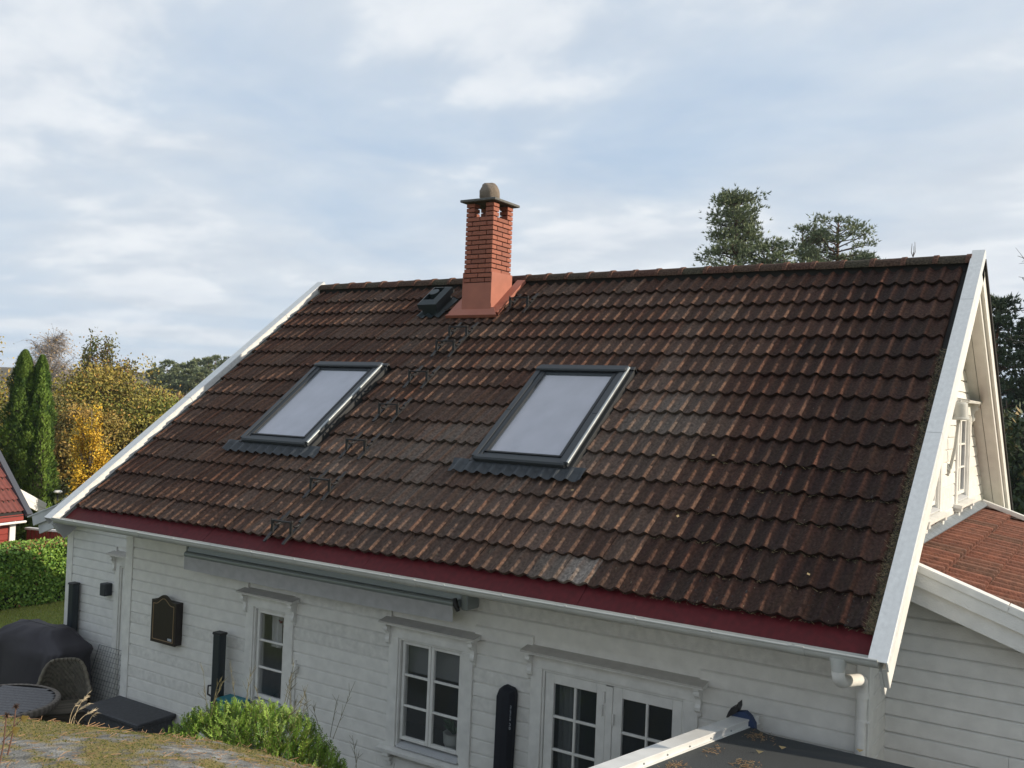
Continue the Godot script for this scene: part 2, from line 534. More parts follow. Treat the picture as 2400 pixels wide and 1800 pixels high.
# ------------------------------------------------------------------ house
func rp(x: float, s: float, h := 0.0) -> Vector3: return RT * Vector3(x, h, -s)
func tprof(u: float) -> float:
	var t := u / 0.15
	return 0.036 * pow(0.5 + 0.5 * cos(TAU * (t - 0.8)), 1.5)
func tone_col(tone: float, k: float) -> Color:
	# 0 dark brown-black .. 1 brown .. 2 grey-brown .. 3 pale grey
	var cs := [Color(0.036, 0.024, 0.021), Color(0.078, 0.046, 0.035), Color(0.140, 0.104, 0.084), Color(0.25, 0.22, 0.19), Color(0.42, 0.37, 0.33)]
	var i := clampi(int(tone), 0, 3)
	var c: Color = cs[i].lerp(cs[i + 1], clampf(tone - i, 0.0, 1.0))
	return Color(c.r * k, c.g * k, c.b * k)
func tile_mb(tone: float, rust_sun: float, sd: int, u0 := 0.0, u1 := 0.303, rolled := false) -> MB:  # third-last strength sets the orange and painted sunlight on the joint roll
	var mb := MB.new()
	var r := RandomNumberGenerator.new()
	r.seed = sd
	var nz := FastNoiseLite.new()
	nz.seed = sd; nz.frequency = 9.0; nz.fractal_octaves = 3
	var us := []
	for q in [0.0, 0.03, 0.06, 0.09, 0.105, 0.12, 0.135, 0.15, 0.18, 0.21, 0.24, 0.255, 0.27, 0.285, 0.303]:
		if q >= u0 - 0.001 and q <= u1 + 0.001: us.append(q)
	var L := 0.42
	var zs := [0.0, -0.012, -0.14, -0.28, -L]
	var tilt := 0.054 / L
	var P := func(u: float, z: float) -> Vector3:
		var h := tprof(u) + z * tilt
		if rolled and u > 0.13: h -= (u - 0.13) * 0.9
		if z == 0.0: h -= 0.006
		if u > 0.28: h += 0.006
		return Vector3(u, h, z)
	var N := func(u: float) -> Vector3:
		var d := (tprof(u + 0.004) - tprof(u - 0.004)) / 0.008
		return Vector3(-d, 1.0, 0.1).normalized()
	var pan := tone_col(tone, r.randf_range(0.85, 1.3))
	pan = pan.lerp(Color(0.125, 0.058, 0.040), r.randf_range(0.0, 0.22) * clampf(1.6 - tone * 0.5, 0.2, 1.0))
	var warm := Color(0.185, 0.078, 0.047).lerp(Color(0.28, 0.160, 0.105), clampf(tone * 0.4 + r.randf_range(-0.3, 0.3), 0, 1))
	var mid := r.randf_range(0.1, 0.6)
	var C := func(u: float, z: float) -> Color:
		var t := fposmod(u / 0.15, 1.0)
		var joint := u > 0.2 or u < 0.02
		var w := exp(-pow((fposmod(t - 0.92 + 0.5, 1.0) - 0.5) / 0.10, 2.0))  # right flanks of rolls: bare tile orange plus painted grazing sunlight
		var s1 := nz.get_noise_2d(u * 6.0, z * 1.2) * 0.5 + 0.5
		w *= (rust_sun if joint else mid) * (0.25 + 1.4 * s1)
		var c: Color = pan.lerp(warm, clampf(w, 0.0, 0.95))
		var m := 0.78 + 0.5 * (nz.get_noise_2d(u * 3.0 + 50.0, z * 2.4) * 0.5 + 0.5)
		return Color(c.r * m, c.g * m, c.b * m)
	for i in us.size() - 1:
		for j in zs.size() - 1:
			var a: Vector3 = P.call(us[i], zs[j])
			var b: Vector3 = P.call(us[i + 1], zs[j])
			var c: Vector3 = P.call(us[i + 1], zs[j + 1])
			var d: Vector3 = P.call(us[i], zs[j + 1])
			var na: Vector3 = N.call(us[i])
			var nb: Vector3 = N.call(us[i + 1])
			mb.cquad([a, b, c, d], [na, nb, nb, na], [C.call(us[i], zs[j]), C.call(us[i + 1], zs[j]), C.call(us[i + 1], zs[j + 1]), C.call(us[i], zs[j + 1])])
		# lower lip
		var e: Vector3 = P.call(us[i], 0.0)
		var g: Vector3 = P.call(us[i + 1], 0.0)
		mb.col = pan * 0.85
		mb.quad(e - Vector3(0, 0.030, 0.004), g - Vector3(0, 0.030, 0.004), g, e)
	var q0: Vector3 = P.call(us[-1], 0.0)
	var q1: Vector3 = P.call(us[-1], -L)
	mb.col = pan
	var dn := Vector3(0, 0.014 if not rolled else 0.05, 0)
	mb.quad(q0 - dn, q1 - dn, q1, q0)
	return mb
func row_s(k: int) -> float:
	return 0.0 if k == 0 else 0.318 + 0.351 * (k - 1)
func siding(parent: Node3D, tf: Transform3D, x0: float, x1: float, y0: float, y1: float, m: Material):
	if x1 - x0 < 0.03: return
	var mb := MB.new()
	var pr := [Vector2(0, y0 + 0.006), Vector2(0.0235, y0 + 0.0065), Vector2(0.0205, y1 - 0.015), Vector2(0.004, y1 - 0.001), Vector2(0, y1 - 0.001)]
	for i in pr.size() - 1:
		var a: Vector2 = pr[i]
		var b: Vector2 = pr[i + 1]
		mb.quad(tf * Vector3(x0, a.y, a.x), tf * Vector3(x1, a.y, a.x), tf * Vector3(x1, b.y, b.x), tf * Vector3(x0, b.y, b.x))
	for e in [x0, x1]:
		var q := []
		for p in pr: q.append(tf * Vector3(e, p.y, p.x))
		for i in range(1, 4):
			if e == x1: mb.tri(q[0], q[i + 1], q[i])
			else: mb.tri(q[0], q[i], q[i + 1])
	var mm: Material = m
	if m == M.white: mm = M.white_b if rng.randf() < 0.25 else M.white
	part(mb, "siding_board", mm, parent)
func corbel(parent: Node3D, tf: Transform3D, x: float, y: float, w: float, d := 0.13, h := 0.27):
	var mb := MB.new()
	var sh := [[0, 0], [1, 0], [1, -0.09], [0.82, -0.13], [0.9, -0.2], [0.86, -0.27], [0.62, -0.33], [0.52, -0.42], [0.50, -0.55], [0.58, -0.66], [0.56, -0.76], [0.36, -0.84], [0.30, -0.93], [0.16, -1.0], [0, -1.0]]
	var poly := PackedVector2Array()
	for s in sh: poly.append(Vector2(s[0] * d, s[1] * h))
	# profile x -> outwards, extruded across
	var t := tf * Transform3D(Basis(Vector3(0, 0, 1), Vector3(0, 1, 0), Vector3(-1, 0, 0)), Vector3(x + w * 0.5, y, 0.0))
	mb.extrude(poly, t, w)
	part(mb, "corbel", M.white_trim, parent)
func sash(parent: Node3D, tf: Transform3D, x0: float, x1: float, y0: float, y1: float, st: float, cols: int, rows: int, zf: float, rowh := 0.0):
	# sash frame with muntins and panes, local z = zf at its face
	var mb := MB.new()
	for q in [[x0, x0 + st, y0, y1], [x1 - st, x1, y0, y1], [x0 + st, x1 - st, y1 - st, y1], [x0 + st, x1 - st, y0, y0 + st]]:
		mb.bev(tf * Transform3D(Basis(), Vector3((q[0] + q[1]) * 0.5, (q[2] + q[3]) * 0.5, zf - 0.02)), Vector3(q[1] - q[0], q[3] - q[2], 0.04), 0.004)
	part(mb, "sash", M.white_trim, parent)
	var gx0 := x0 + st
	var gx1 := x1 - st
	var gy0 := y0 + st
	var gy1 := y1 - st
	var mw := 0.024
	for i in range(1, cols):
		var x := lerpf(gx0, gx1, float(i) / cols)
		var m := MB.new()
		m.bev(tf * Transform3D(Basis(), Vector3(x, (gy0 + gy1) * 0.5, zf - 0.016)), Vector3(mw, gy1 - gy0, 0.026), 0.005)
		part(m, "muntin", M.white_trim, parent)
	for j in range(1, rows):
		var y := gy1 - (gy1 - gy0) * j / rows
		if rowh > 0.0: y = gy1 - rowh * j
		var m := MB.new()
		m.bev(tf * Transform3D(Basis(), Vector3((gx0 + gx1) * 0.5, y, zf - 0.017)), Vector3(gx1 - gx0, mw, 0.026), 0.005)
		part(m, "muntin", M.white_trim, parent)
	for i in cols:
		for j in rows:
			var a := lerpf(gx0, gx1, float(i) / cols)
			var b := lerpf(gx0, gx1, float(i + 1) / cols)
			var ya := gy1 - (gy1 - gy0) * j / rows
			var yb := gy1 - (gy1 - gy0) * (j + 1) / rows
			if rowh > 0.0:
				ya = gy1 - rowh * j
				yb = gy1 - rowh * (j + 1)
				if j == rows - 1: yb = gy0
			var m := MB.new()
			m.quad(tf * Vector3(a, yb, zf - 0.026), tf * Vector3(b, yb, zf - 0.026), tf * Vector3(b, ya, zf - 0.026), tf * Vector3(a, ya, zf - 0.026))
			part(m, "pane", M.glass, parent)
func casing(called: String, tf: Transform3D, x0: float, x1: float, y0: float, y1: float, sill: bool, cw := 0.125) -> MeshInstance3D:
	# opening x0..x1, y0..y1; returns the window part, a casing of boards round the opening
	var mb := MB.new()
	var T := func(a: float, b: float, c: float, d: float, z0: float, z1: float):
		mb.bev(tf * Transform3D(Basis(), Vector3((a + b) * 0.5, (c + d) * 0.5, (z0 + z1) * 0.5)), Vector3(b - a, d - c, z1 - z0), 0.005)
	T.call(x0 - cw, x0, y0 - 0.02, y1, 0.0, 0.044)
	T.call(x1, x1 + cw, y0 - 0.02, y1, 0.0, 0.044)
	T.call(x0 - cw, x1 + cw, y1, y1 + 0.145, 0.0, 0.044)
	# reveal lining
	T.call(x0, x0 + 0.022, y0, y1, -0.12, 0.030)
	T.call(x1 - 0.022, x1, y0, y1, -0.12, 0.030)
	T.call(x0 + 0.022, x1 - 0.022, y1 - 0.022, y1, -0.12, 0.030)
	var w := part(mb, called, M.white_trim, house)
	var cap := MB.new()
	var yc := y1 + 0.145
	# sloping weathered cap board with a white front edge
	var cx0 := x0 - cw - 0.055
	var cx1 := x1 + cw + 0.075
	var pr := PackedVector2Array([Vector2(0, 0.0), Vector2(0.15, 0.0), Vector2(0.15, 0.022), Vector2(0.0, 0.05)])
	var t := tf * Transform3D(Basis(Vector3(0, 0, 1), Vector3(0, 1, 0), Vector3(-1, 0, 0)), Vector3(cx1, yc, 0.0))
	cap.extrude(pr, t, cx1 - cx0)
	var cp := part(cap, "cap", M.white_trim, w)
	var top := MB.new()
	top.quad(tf * Vector3(cx0 - 0.006, yc + 0.026, 0.156), tf * Vector3(cx1 + 0.006, yc + 0.026, 0.156), tf * Vector3(cx1 + 0.006, yc + 0.055, 0.001), tf * Vector3(cx0 - 0.006, yc + 0.055, 0.001))
	top.quad(tf * Vector3(cx0 - 0.006, yc + 0.010, 0.156), tf * Vector3(cx1 + 0.006, yc + 0.010, 0.156), tf * Vector3(cx1 + 0.006, yc + 0.026, 0.156), tf * Vector3(cx0 - 0.006, yc + 0.026, 0.156))
	part(top, "cap_flashing", M.cap_top, w)
	corbel(w, tf, cx0 + 0.05, yc, 0.05)
	corbel(w, tf, cx1 - 0.07, yc, 0.05)
	if sill:
		var s := MB.new()
		var sp := PackedVector2Array([Vector2(0.0, -0.045), Vector2(0.11, -0.045), Vector2(0.115, -0.012), Vector2(0.0, 0.005)])
		var st := tf * Transform3D(Basis(Vector3(0, 0, 1), Vector3(0, 1, 0), Vector3(-1, 0, 0)), Vector3(x1 + cw + 0.06, y0 - 0.02, 0.0))
		s.extrude(sp, st, x1 - x0 + cw * 2 + 0.12)
		part(s, "sill", M.white_trim, w)
		var ss := MB.new()
		var p2 := PackedVector2Array([Vector2(-0.1, 0.0), Vector2(0.046, 0.0), Vector2(0.046, 0.012), Vector2(-0.1, 0.055)])
		ss.extrude(p2, tf * Transform3D(Basis(Vector3(0, 0, 1), Vector3(0, 1, 0), Vector3(-1, 0, 0)), Vector3(x1 - 0.023, y0 - 0.004, 0.0)), x1 - x0 - 0.046)
		part(ss, "inner_sill", M.barge_grey, w)
		for sx in [x0 - cw + 0.05, x1 + cw - 0.05]:
			var b := MB.new()
			for q in [[0.10, -0.045, 0.05], [0.075, -0.10, 0.045], [0.05, -0.15, 0.04]]:
				b.bev(tf * Transform3D(Basis(), Vector3(sx, y0 - 0.02 + q[1] - 0.02, q[0] * 0.5)), Vector3(0.085, q[2], q[0]), 0.006)
			part(b, "sill_bracket", M.white_trim, w)
	return w
func wall_rows(parent: Node3D, tf: Transform3D, xa: float, xb: float, ya: float, yb: float, holes: Array, m: Material, sp := 0.138, y_ref := -1.116, lim = null):
	# horizontal boards from xa to xb, leaving out the holes [x0, x1, y0, y1]
	var j := int(ceil((ya - y_ref) / sp - 0.001))
	var y := y_ref + j * sp
	if y - ya > 0.02: y -= sp
	while y < yb - 0.01:
		var y0 := maxf(y, ya)
		var y1 := minf(y + sp, yb)
		var e0 := xa
		var e1 := xb
		if lim != null:
			var l: Vector2 = lim.call(y0 + sp * 0.5)
			e0 = maxf(e0, l.x); e1 = minf(e1, l.y)
		var cuts := []
		for h in holes:
			if h[3] > y0 + 0.02 and h[2] < y1 - 0.02: cuts.append(h)
		cuts.sort_custom(func(p, q): return p[0] < q[0])
		var x := e0
		for h in cuts:
			_run(parent, tf, x, minf(h[0], e1), y0, y1, m)
			x = maxf(x, h[1])
		_run(parent, tf, x, e1, y0, y1, m)
		y += sp
func _run(parent: Node3D, tf: Transform3D, x0: float, x1: float, y0: float, y1: float, m: Material):
	if x1 - x0 > 2.2 and rng.randf() < 0.4:
		var c := rng.randf_range(x0 + 0.6, x1 - 0.6)
		siding(parent, tf, x0, c - 0.0012, y0, y1, m)
		siding(parent, tf, c + 0.0012, x1, y0, y1, m)
	else:
		siding(parent, tf, x0, x1, y0, y1, m)

func build_house():
	house = thing("white_house", HB, "white timber house with brown tiled roof, brick chimney and two skylights", "house")
	build_roof()
	build_verges()
	build_front_wall()
	build_gable()
	build_lean_tos()
	build_gutter()
	build_chimney()
	build_vent()
	for x in [1.68, 5.225]: build_skylight(x)
	var sx := [[3.45, -0.002], [3.45, 0.68], [3.45, 1.372], [3.45, 2.06], [3.45, 2.745], [3.44, 3.43], [3.44, 3.77], [4.01, 4.48]]
	for q in sx: build_step(q[0], q[1])

func build_roof():
	# deck under the tiles, both slopes
	var mb := MB.new()
	var f := func(s: float, h: float) -> Vector2:
		return Vector2(h * sin(TH) - s * cos(TH), h * cos(TH) + s * sin(TH))
	var top := 5.352
	var a: Vector2 = f.call(-0.15, -0.078)
	var b: Vector2 = Vector2(RZ, RY - 0.078 / cos(TH))
	var c: Vector2 = f.call(-0.15, -0.135)
	var d: Vector2 = Vector2(RZ, RY - 0.135 / cos(TH))
	var rear_a := Vector2(2 * RZ - a.x, a.y)
	var rear_c := Vector2(2 * RZ - c.x, c.y)
	var T := Transform3D(Basis(Vector3(0, 0, 1), Vector3(0, 1, 0), Vector3(-1, 0, 0)), Vector3(9.60, 0, 0))
	mb.extrude(PackedVector2Array([a, b, d, c]), T, 9.72)
	mb.extrude(PackedVector2Array([rear_a, b, d, rear_c]), T, 9.72)
	var roof := part(mb, "roof", M.deck, house)
	var rb0 := MB.new()
	rb0.box(Vector3(-0.138, RY - 0.16, RZ - 0.07), Vector3(9.538, RY - 0.02, RZ + 0.07))
	part(rb0, "ridge_batten", M.deck, roof)
	# tile variants: tone step x individual
	var full := []
	var left := []
	var right := []
	var src := {}
	for tn in 11:
		var row := []
		var rl := []
		for q in 4:
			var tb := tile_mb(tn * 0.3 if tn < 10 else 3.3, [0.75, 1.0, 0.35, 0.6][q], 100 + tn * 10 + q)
			var mm := tb.mesh(M.tile)
			src[mm] = tb
			row.append(mm)
		full.append(row)
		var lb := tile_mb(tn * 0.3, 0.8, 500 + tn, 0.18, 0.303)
		var lm := lb.mesh(M.tile)
		src[lm] = lb
		left.append(lm)
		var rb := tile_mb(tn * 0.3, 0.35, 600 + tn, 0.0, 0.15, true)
		var rm := rb.mesh(M.tile)
		src[rm] = rb
		right.append(rm)
	var nz := FastNoiseLite.new()
	nz.seed = 77; nz.frequency = 0.35; nz.fractal_octaves = 3
	var all := []
	for k in 15:
		for i in range(-1, 32):
			var x := 0.3 * i
			var s := row_s(k)
			# skip tiles wholly under a skylight or the chimney
			var skip := false
			for sk in [[1.62, 2.92, 1.30, 3.05], [5.16, 6.46, 1.30, 3.05], [3.25, 3.77, 4.38, 5.5]]:
				if x > sk[0] and x + 0.3 < sk[1] and s > sk[2] and s + 0.30 < sk[3]: skip = true
			if skip: continue
			# tone across the roof: darkest at the right, greyer in the lower middle, redder brown towards the ridge
			var tone := 1.15
			tone -= smoothstep(6.3, 8.6, x) * 0.85
			tone += exp(-pow((x - 4.4) / 2.3, 2.0)) * exp(-pow((s - 0.9) / 1.5, 2.0)) * 0.95
			tone += exp(-pow((x - 6.9) / 0.7, 2.0)) * exp(-pow((s - 2.3) / 0.9, 2.0)) * 1.3
			tone += nz.get_noise_2d(x, s * 1.3) * 0.5 + rng.randf_range(-0.28, 0.28)
			if k == 0 and i == 23: tone = 99.0
			if k == 0 and i == 22: tone = 2.3
			var ti := clampi(int(round(tone / 0.3)), 0, 9) if tone < 50.0 else 10
			var me: Mesh
			if i == -1: me = left[ti]
			elif i == 31: me = right[ti]
			else: me = full[ti][rng.randi() % 4]
			var t := RT * Transform3D(Basis.from_euler(Vector3(rng.randf_range(-0.008, 0.008), rng.randf_range(-0.009, 0.009), rng.randf_range(-0.008, 0.008))), Vector3(x + rng.randf_range(-0.003, 0.003), -0.018 + rng.randf_range(-0.002, 0.004), -s + rng.randf_range(-0.006, 0.006) + (rng.randf_range(0.006, 0.022) if rng.randf() < 0.04 else 0.0)))
			all.append([t.origin.distance_to(CAM), me, t])
	all.sort_custom(func(p, q): return p[0] < q[0])
	var rest := MB.new()
	for i in all.size():
		if i < 300: inst(all[i][1], "roof_tile", all[i][2], roof)
		else: rest.add(src[all[i][1]], all[i][2])
	var ro := part(rest, "upper_roof_tiles", M.tile, roof)
	ro.set_meta("kind", "stuff")
	# ridge tiles
	var ridge_meshes := []
	for q in 5:
		var rb := MB.new()
		var cc := Color(0.115, 0.062, 0.046).lerp(Color(0.085, 0.078, 0.055), [0.0, 0.5, 0.9, 0.3, 0.7][q])
		var n := 12
		for i in n:
			var a0 := PI * (0.02 + 0.96 * i / n)
			var a1 := PI * (0.02 + 0.96 * (i + 1) / n)
			var seg := [[0.0, 0.108], [0.29, 0.113], [0.295, 0.121], [0.345, 0.123]]
			for j in 3:
				var p0: Array = seg[j]
				var p1: Array = seg[j + 1]
				var q0 := Vector3(p0[0], sin(a0) * p0[1], cos(a0) * p0[1] * 1.12)
				var q1 := Vector3(p0[0], sin(a1) * p0[1], cos(a1) * p0[1] * 1.12)
				var q2 := Vector3(p1[0], sin(a1) * p1[1], cos(a1) * p1[1] * 1.12)
				var q3 := Vector3(p1[0], sin(a0) * p1[1], cos(a0) * p1[1] * 1.12)
				var n0 := Vector3(0, sin(a0), cos(a0))
				var n1 := Vector3(0, sin(a1), cos(a1))
				rb.col = cc if j == 0 else Color(0.16, 0.085, 0.06)
				rb.squad(q0, q3, q2, q1, n0, n0, n1, n1)
			rb.col = Color(0.21, 0.11, 0.08)
			var e0 := Vector3(0.345, sin(a0) * 0.123, cos(a0) * 0.138)
			var e1 := Vector3(0.345, sin(a1) * 0.123, cos(a1) * 0.138)
			rb.quad(Vector3(0.345, sin(a0) * 0.102, cos(a0) * 0.115), e0, e1, Vector3(0.345, sin(a1) * 0.102, cos(a1) * 0.115))
		ridge_meshes.append(rb.mesh(M.tile))
	var xr := -0.13
	while xr < 9.3:
		inst(ridge_meshes[rng.randi() % 5], "ridge_tile", Transform3D(Basis.from_euler(Vector3(rng.randf_range(-0.02, 0.02), 0, rng.randf_range(-0.008, 0.004))), Vector3(xr, RY - 0.070 + rng.randf_range(-0.003, 0.003), RZ)), roof)
		xr += 0.3330
	roof_litter()
	# red metal flashing below the eaves tiles, in sheets
	var ej := [-0.13, 0.15, 2.46, 4.80, 7.17, 9.53]
	for i in 5:
		var e := MB.new()
		e.bev(RT * Transform3D(Basis(), Vector3((ej[i] + ej[i + 1]) * 0.5, -0.064 + (i % 2) * 0.0015, 0.07)), Vector3(ej[i + 1] - ej[i] - 0.003, 0.006, 0.42), 0.001)
		part(e, "eaves_flashing", M.apron_red, house)
	# fascia and soffit behind the gutter
	var fs := MB.new()
	fs.bbox(Vector3(-0.12, -0.236, 0.135), Vector3(9.58, -0.175, 0.158))
	part(fs, "fascia", M.white_trim, house)
	var so := MB.new()
	so.box(Vector3(-0.1, -0.236, ZW - 0.1), Vector3(9.56, -0.220, 0.134))
	part(so, "soffit", M.white_trim, house)

func roof_litter():
	# black lichen and moss spots on the tiles, thickest low down on the right; dry moss in the gap along the right verge
	var mb := MB.new()
	for i in 2600:
		var x := rng.randf_range(0.0, 9.42)
		var s := pow(rng.randf(), 1.6) * 4.8
		var want := 0.10 + 0.9 * smoothstep(5.5, 9.0, x) * (1.0 - s / 5.0) + 0.35 * exp(-pow((x - 5.5) / 2.0, 2.0)) * exp(-pow(s / 1.5, 2.0))
		if rng.randf() > want: continue
		var joint := rng.randf() < 0.45
		if joint: x = snappedf(x, 0.3) + rng.randf_range(0.004, 0.02)
		var k := 0
		while k < 14 and row_s(k + 1) <= s: k += 1
		var d := s - row_s(k)
		var h := tprof(fposmod(x, 0.3)) - 0.018 - d * 0.129
		var r := rng.randf_range(0.004, 0.010) * (1.6 if rng.randf() < 0.06 else 1.0)
		mb.col = Color(0.012, 0.011, 0.010) if rng.randf() < 0.8 else Color(0.10, 0.075, 0.045)
		var c := rp(x, s, h + 0.005)
		var st := rng.randf_range(1.0, 2.6)
		var a0 := rng.randf() * TAU
		for q in 5:
			var a := a0 + TAU * q / 5
			var b := a0 + TAU * (q + 1) / 5
			mb.tri(rp(x + cos(a) * r, s + sin(a) * r * st, h - 0.001), rp(x + cos(b) * r, s + sin(b) * r * st, h - 0.001), c)
	var o := solo(mb, "lichen_spots", M.leaf_v, rp(5, 1, 0), "black lichen and moss spots on the brown roof tiles", "lichen")
	o.set_meta("kind", "stuff")
	var ms := MB.new()
	for i in 5200:
		var s := pow(rng.randf(), 1.5) * 3.6 - 0.02
		var x := 9.49 + rng.randfn(0, 0.026)
		if x > 9.53: continue
		var h := -0.055 + rng.randf() * 0.055
		if rng.randf() < 0.12:
			x = rng.randf_range(7.5, 9.4); s = row_s(rng.randi() % 6) - rng.randf() * 0.03
			h = -0.03
		var an := rng.randf() * TAU
		var d := Vector3(cos(an), rng.randf_range(0.1, 0.8), sin(an)) * rng.randf_range(0.012, 0.045)
		ms.col = [Color(0.24, 0.18, 0.09), Color(0.10, 0.095, 0.04), Color(0.15, 0.10, 0.06), Color(0.045, 0.04, 0.025)][rng.randi() % 4]
		var p := rp(x, s, h)
		var w := d.cross(Vector3(0.3, 0.5, 0.8)).normalized() * 0.0022
		ms.tri(p - w, p + w, p + d)
	var m := solo(ms, "dry_moss", M.leaf_v, rp(9.5, 1, 0), "dry tan moss and needles packed beside the right verge flashing", "moss")
	m.set_meta("kind", "stuff")
	for q in [[7.75, 1.75, 0.5], [8.95, 0.42, 0.9], [6.55, 1.1, 0.2], [7.7, 0.9, 1.4], [1.05, 1.55, 0.1]]:
		var lf := MB.new()
		lf.col = Color(0.34, 0.24, 0.11)
		var c := rp(q[0], q[1], 0.02)
		var u := RT.basis * Vector3(cos(q[2]), 0.15, sin(q[2])) * 0.022
		var v := RT.basis * Vector3(-sin(q[2]), 0.3, cos(q[2])) * 0.014
		lf.quad(c - u, c - v, c + u, c + v)
		solo(lf, "fallen_leaf", M.leaf_v, c, "single yellow tan fallen leaf lying on the brown roof tiles", "leaf", "leaves on the roof")

func build_verges():
	var js := [-0.33, 2.2, 4.4, 5.43]
	for side in 2:
		for i in 3:
			var mb := MB.new()
			var s0: float = js[i]
			var s1: float = js[i + 1] - 0.004
			var T := func(xa: float, xb: float, ha: float, hb: float):
				mb.bev(RT * Transform3D(Basis(), Vector3((xa + xb) * 0.5, (ha + hb) * 0.5, -(s0 + s1) * 0.5)), Vector3(xb - xa, hb - ha, s1 - s0), 0.002)
			if side == 1:
				T.call(9.532, 9.662, 0.050, 0.060)
				T.call(9.650, 9.664, -0.035, 0.0495)
				T.call(9.532, 9.540, -0.03, 0.0495)
			else:
				T.call(-0.288, -0.134, 0.046, 0.056)
				T.call(-0.144, -0.132, -0.03, 0.0455)
				T.call(-0.290, -0.280, -0.06, 0.0455)
			part(mb, "verge_flashing", M.verge, house)
	# barge boards under the flashings, front slope
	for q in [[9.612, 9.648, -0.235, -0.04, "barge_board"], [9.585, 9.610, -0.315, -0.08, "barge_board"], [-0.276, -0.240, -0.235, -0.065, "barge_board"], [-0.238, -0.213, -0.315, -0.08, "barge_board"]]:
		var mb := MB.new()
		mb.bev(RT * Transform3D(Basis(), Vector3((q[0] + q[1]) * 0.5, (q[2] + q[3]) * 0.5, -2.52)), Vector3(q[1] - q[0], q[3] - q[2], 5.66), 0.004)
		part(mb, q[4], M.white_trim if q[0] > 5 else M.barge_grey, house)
	# rear slope: barge boards, brown tile edge and soffit planks on the right gable
	var RR := Transform3D(Basis(Vector3(-1, 0, 0), Vector3(0, cos(TH), -sin(TH)), Vector3(0, -sin(TH), -cos(TH))), Vector3(0, RY, RZ))
	for q in [[9.612, 9.648, -0.20, -0.035, "barge_board", M.white_trim], [9.585, 9.610, -0.285, -0.08, "barge_board", M.white_trim], [9.640, 9.672, -0.030, 0.018, "rear_tile_edge", M.deck], [9.56, 9.656, 0.019, 0.045, "rear_verge_flashing", M.cap_top], [9.47, 9.584, -0.222, -0.205, "soffit_plank", M.white_trim], [9.345, 9.465, -0.222, -0.205, "soffit_plank", M.white_trim]]:
		var mb := MB.new()
		mb.bev(RR * Transform3D(Basis(), Vector3(-(q[0] + q[1]) * 0.5, (q[2] + q[3]) * 0.5, 2.83)), Vector3(q[1] - q[0], q[3] - q[2], 5.6), 0.003)
		part(mb, q[4], q[5], house)
	for q in [[9.345, 9.584, -0.222, -0.205]]:
		var mb := MB.new()
		mb.bev(RT * Transform3D(Basis(), Vector3((q[0] + q[1]) * 0.5, (q[2] + q[3]) * 0.5, -2.6)), Vector3(q[1] - q[0], q[3] - q[2], 5.3), 0.003)
		part(mb, "soffit_plank", M.white_trim, house)

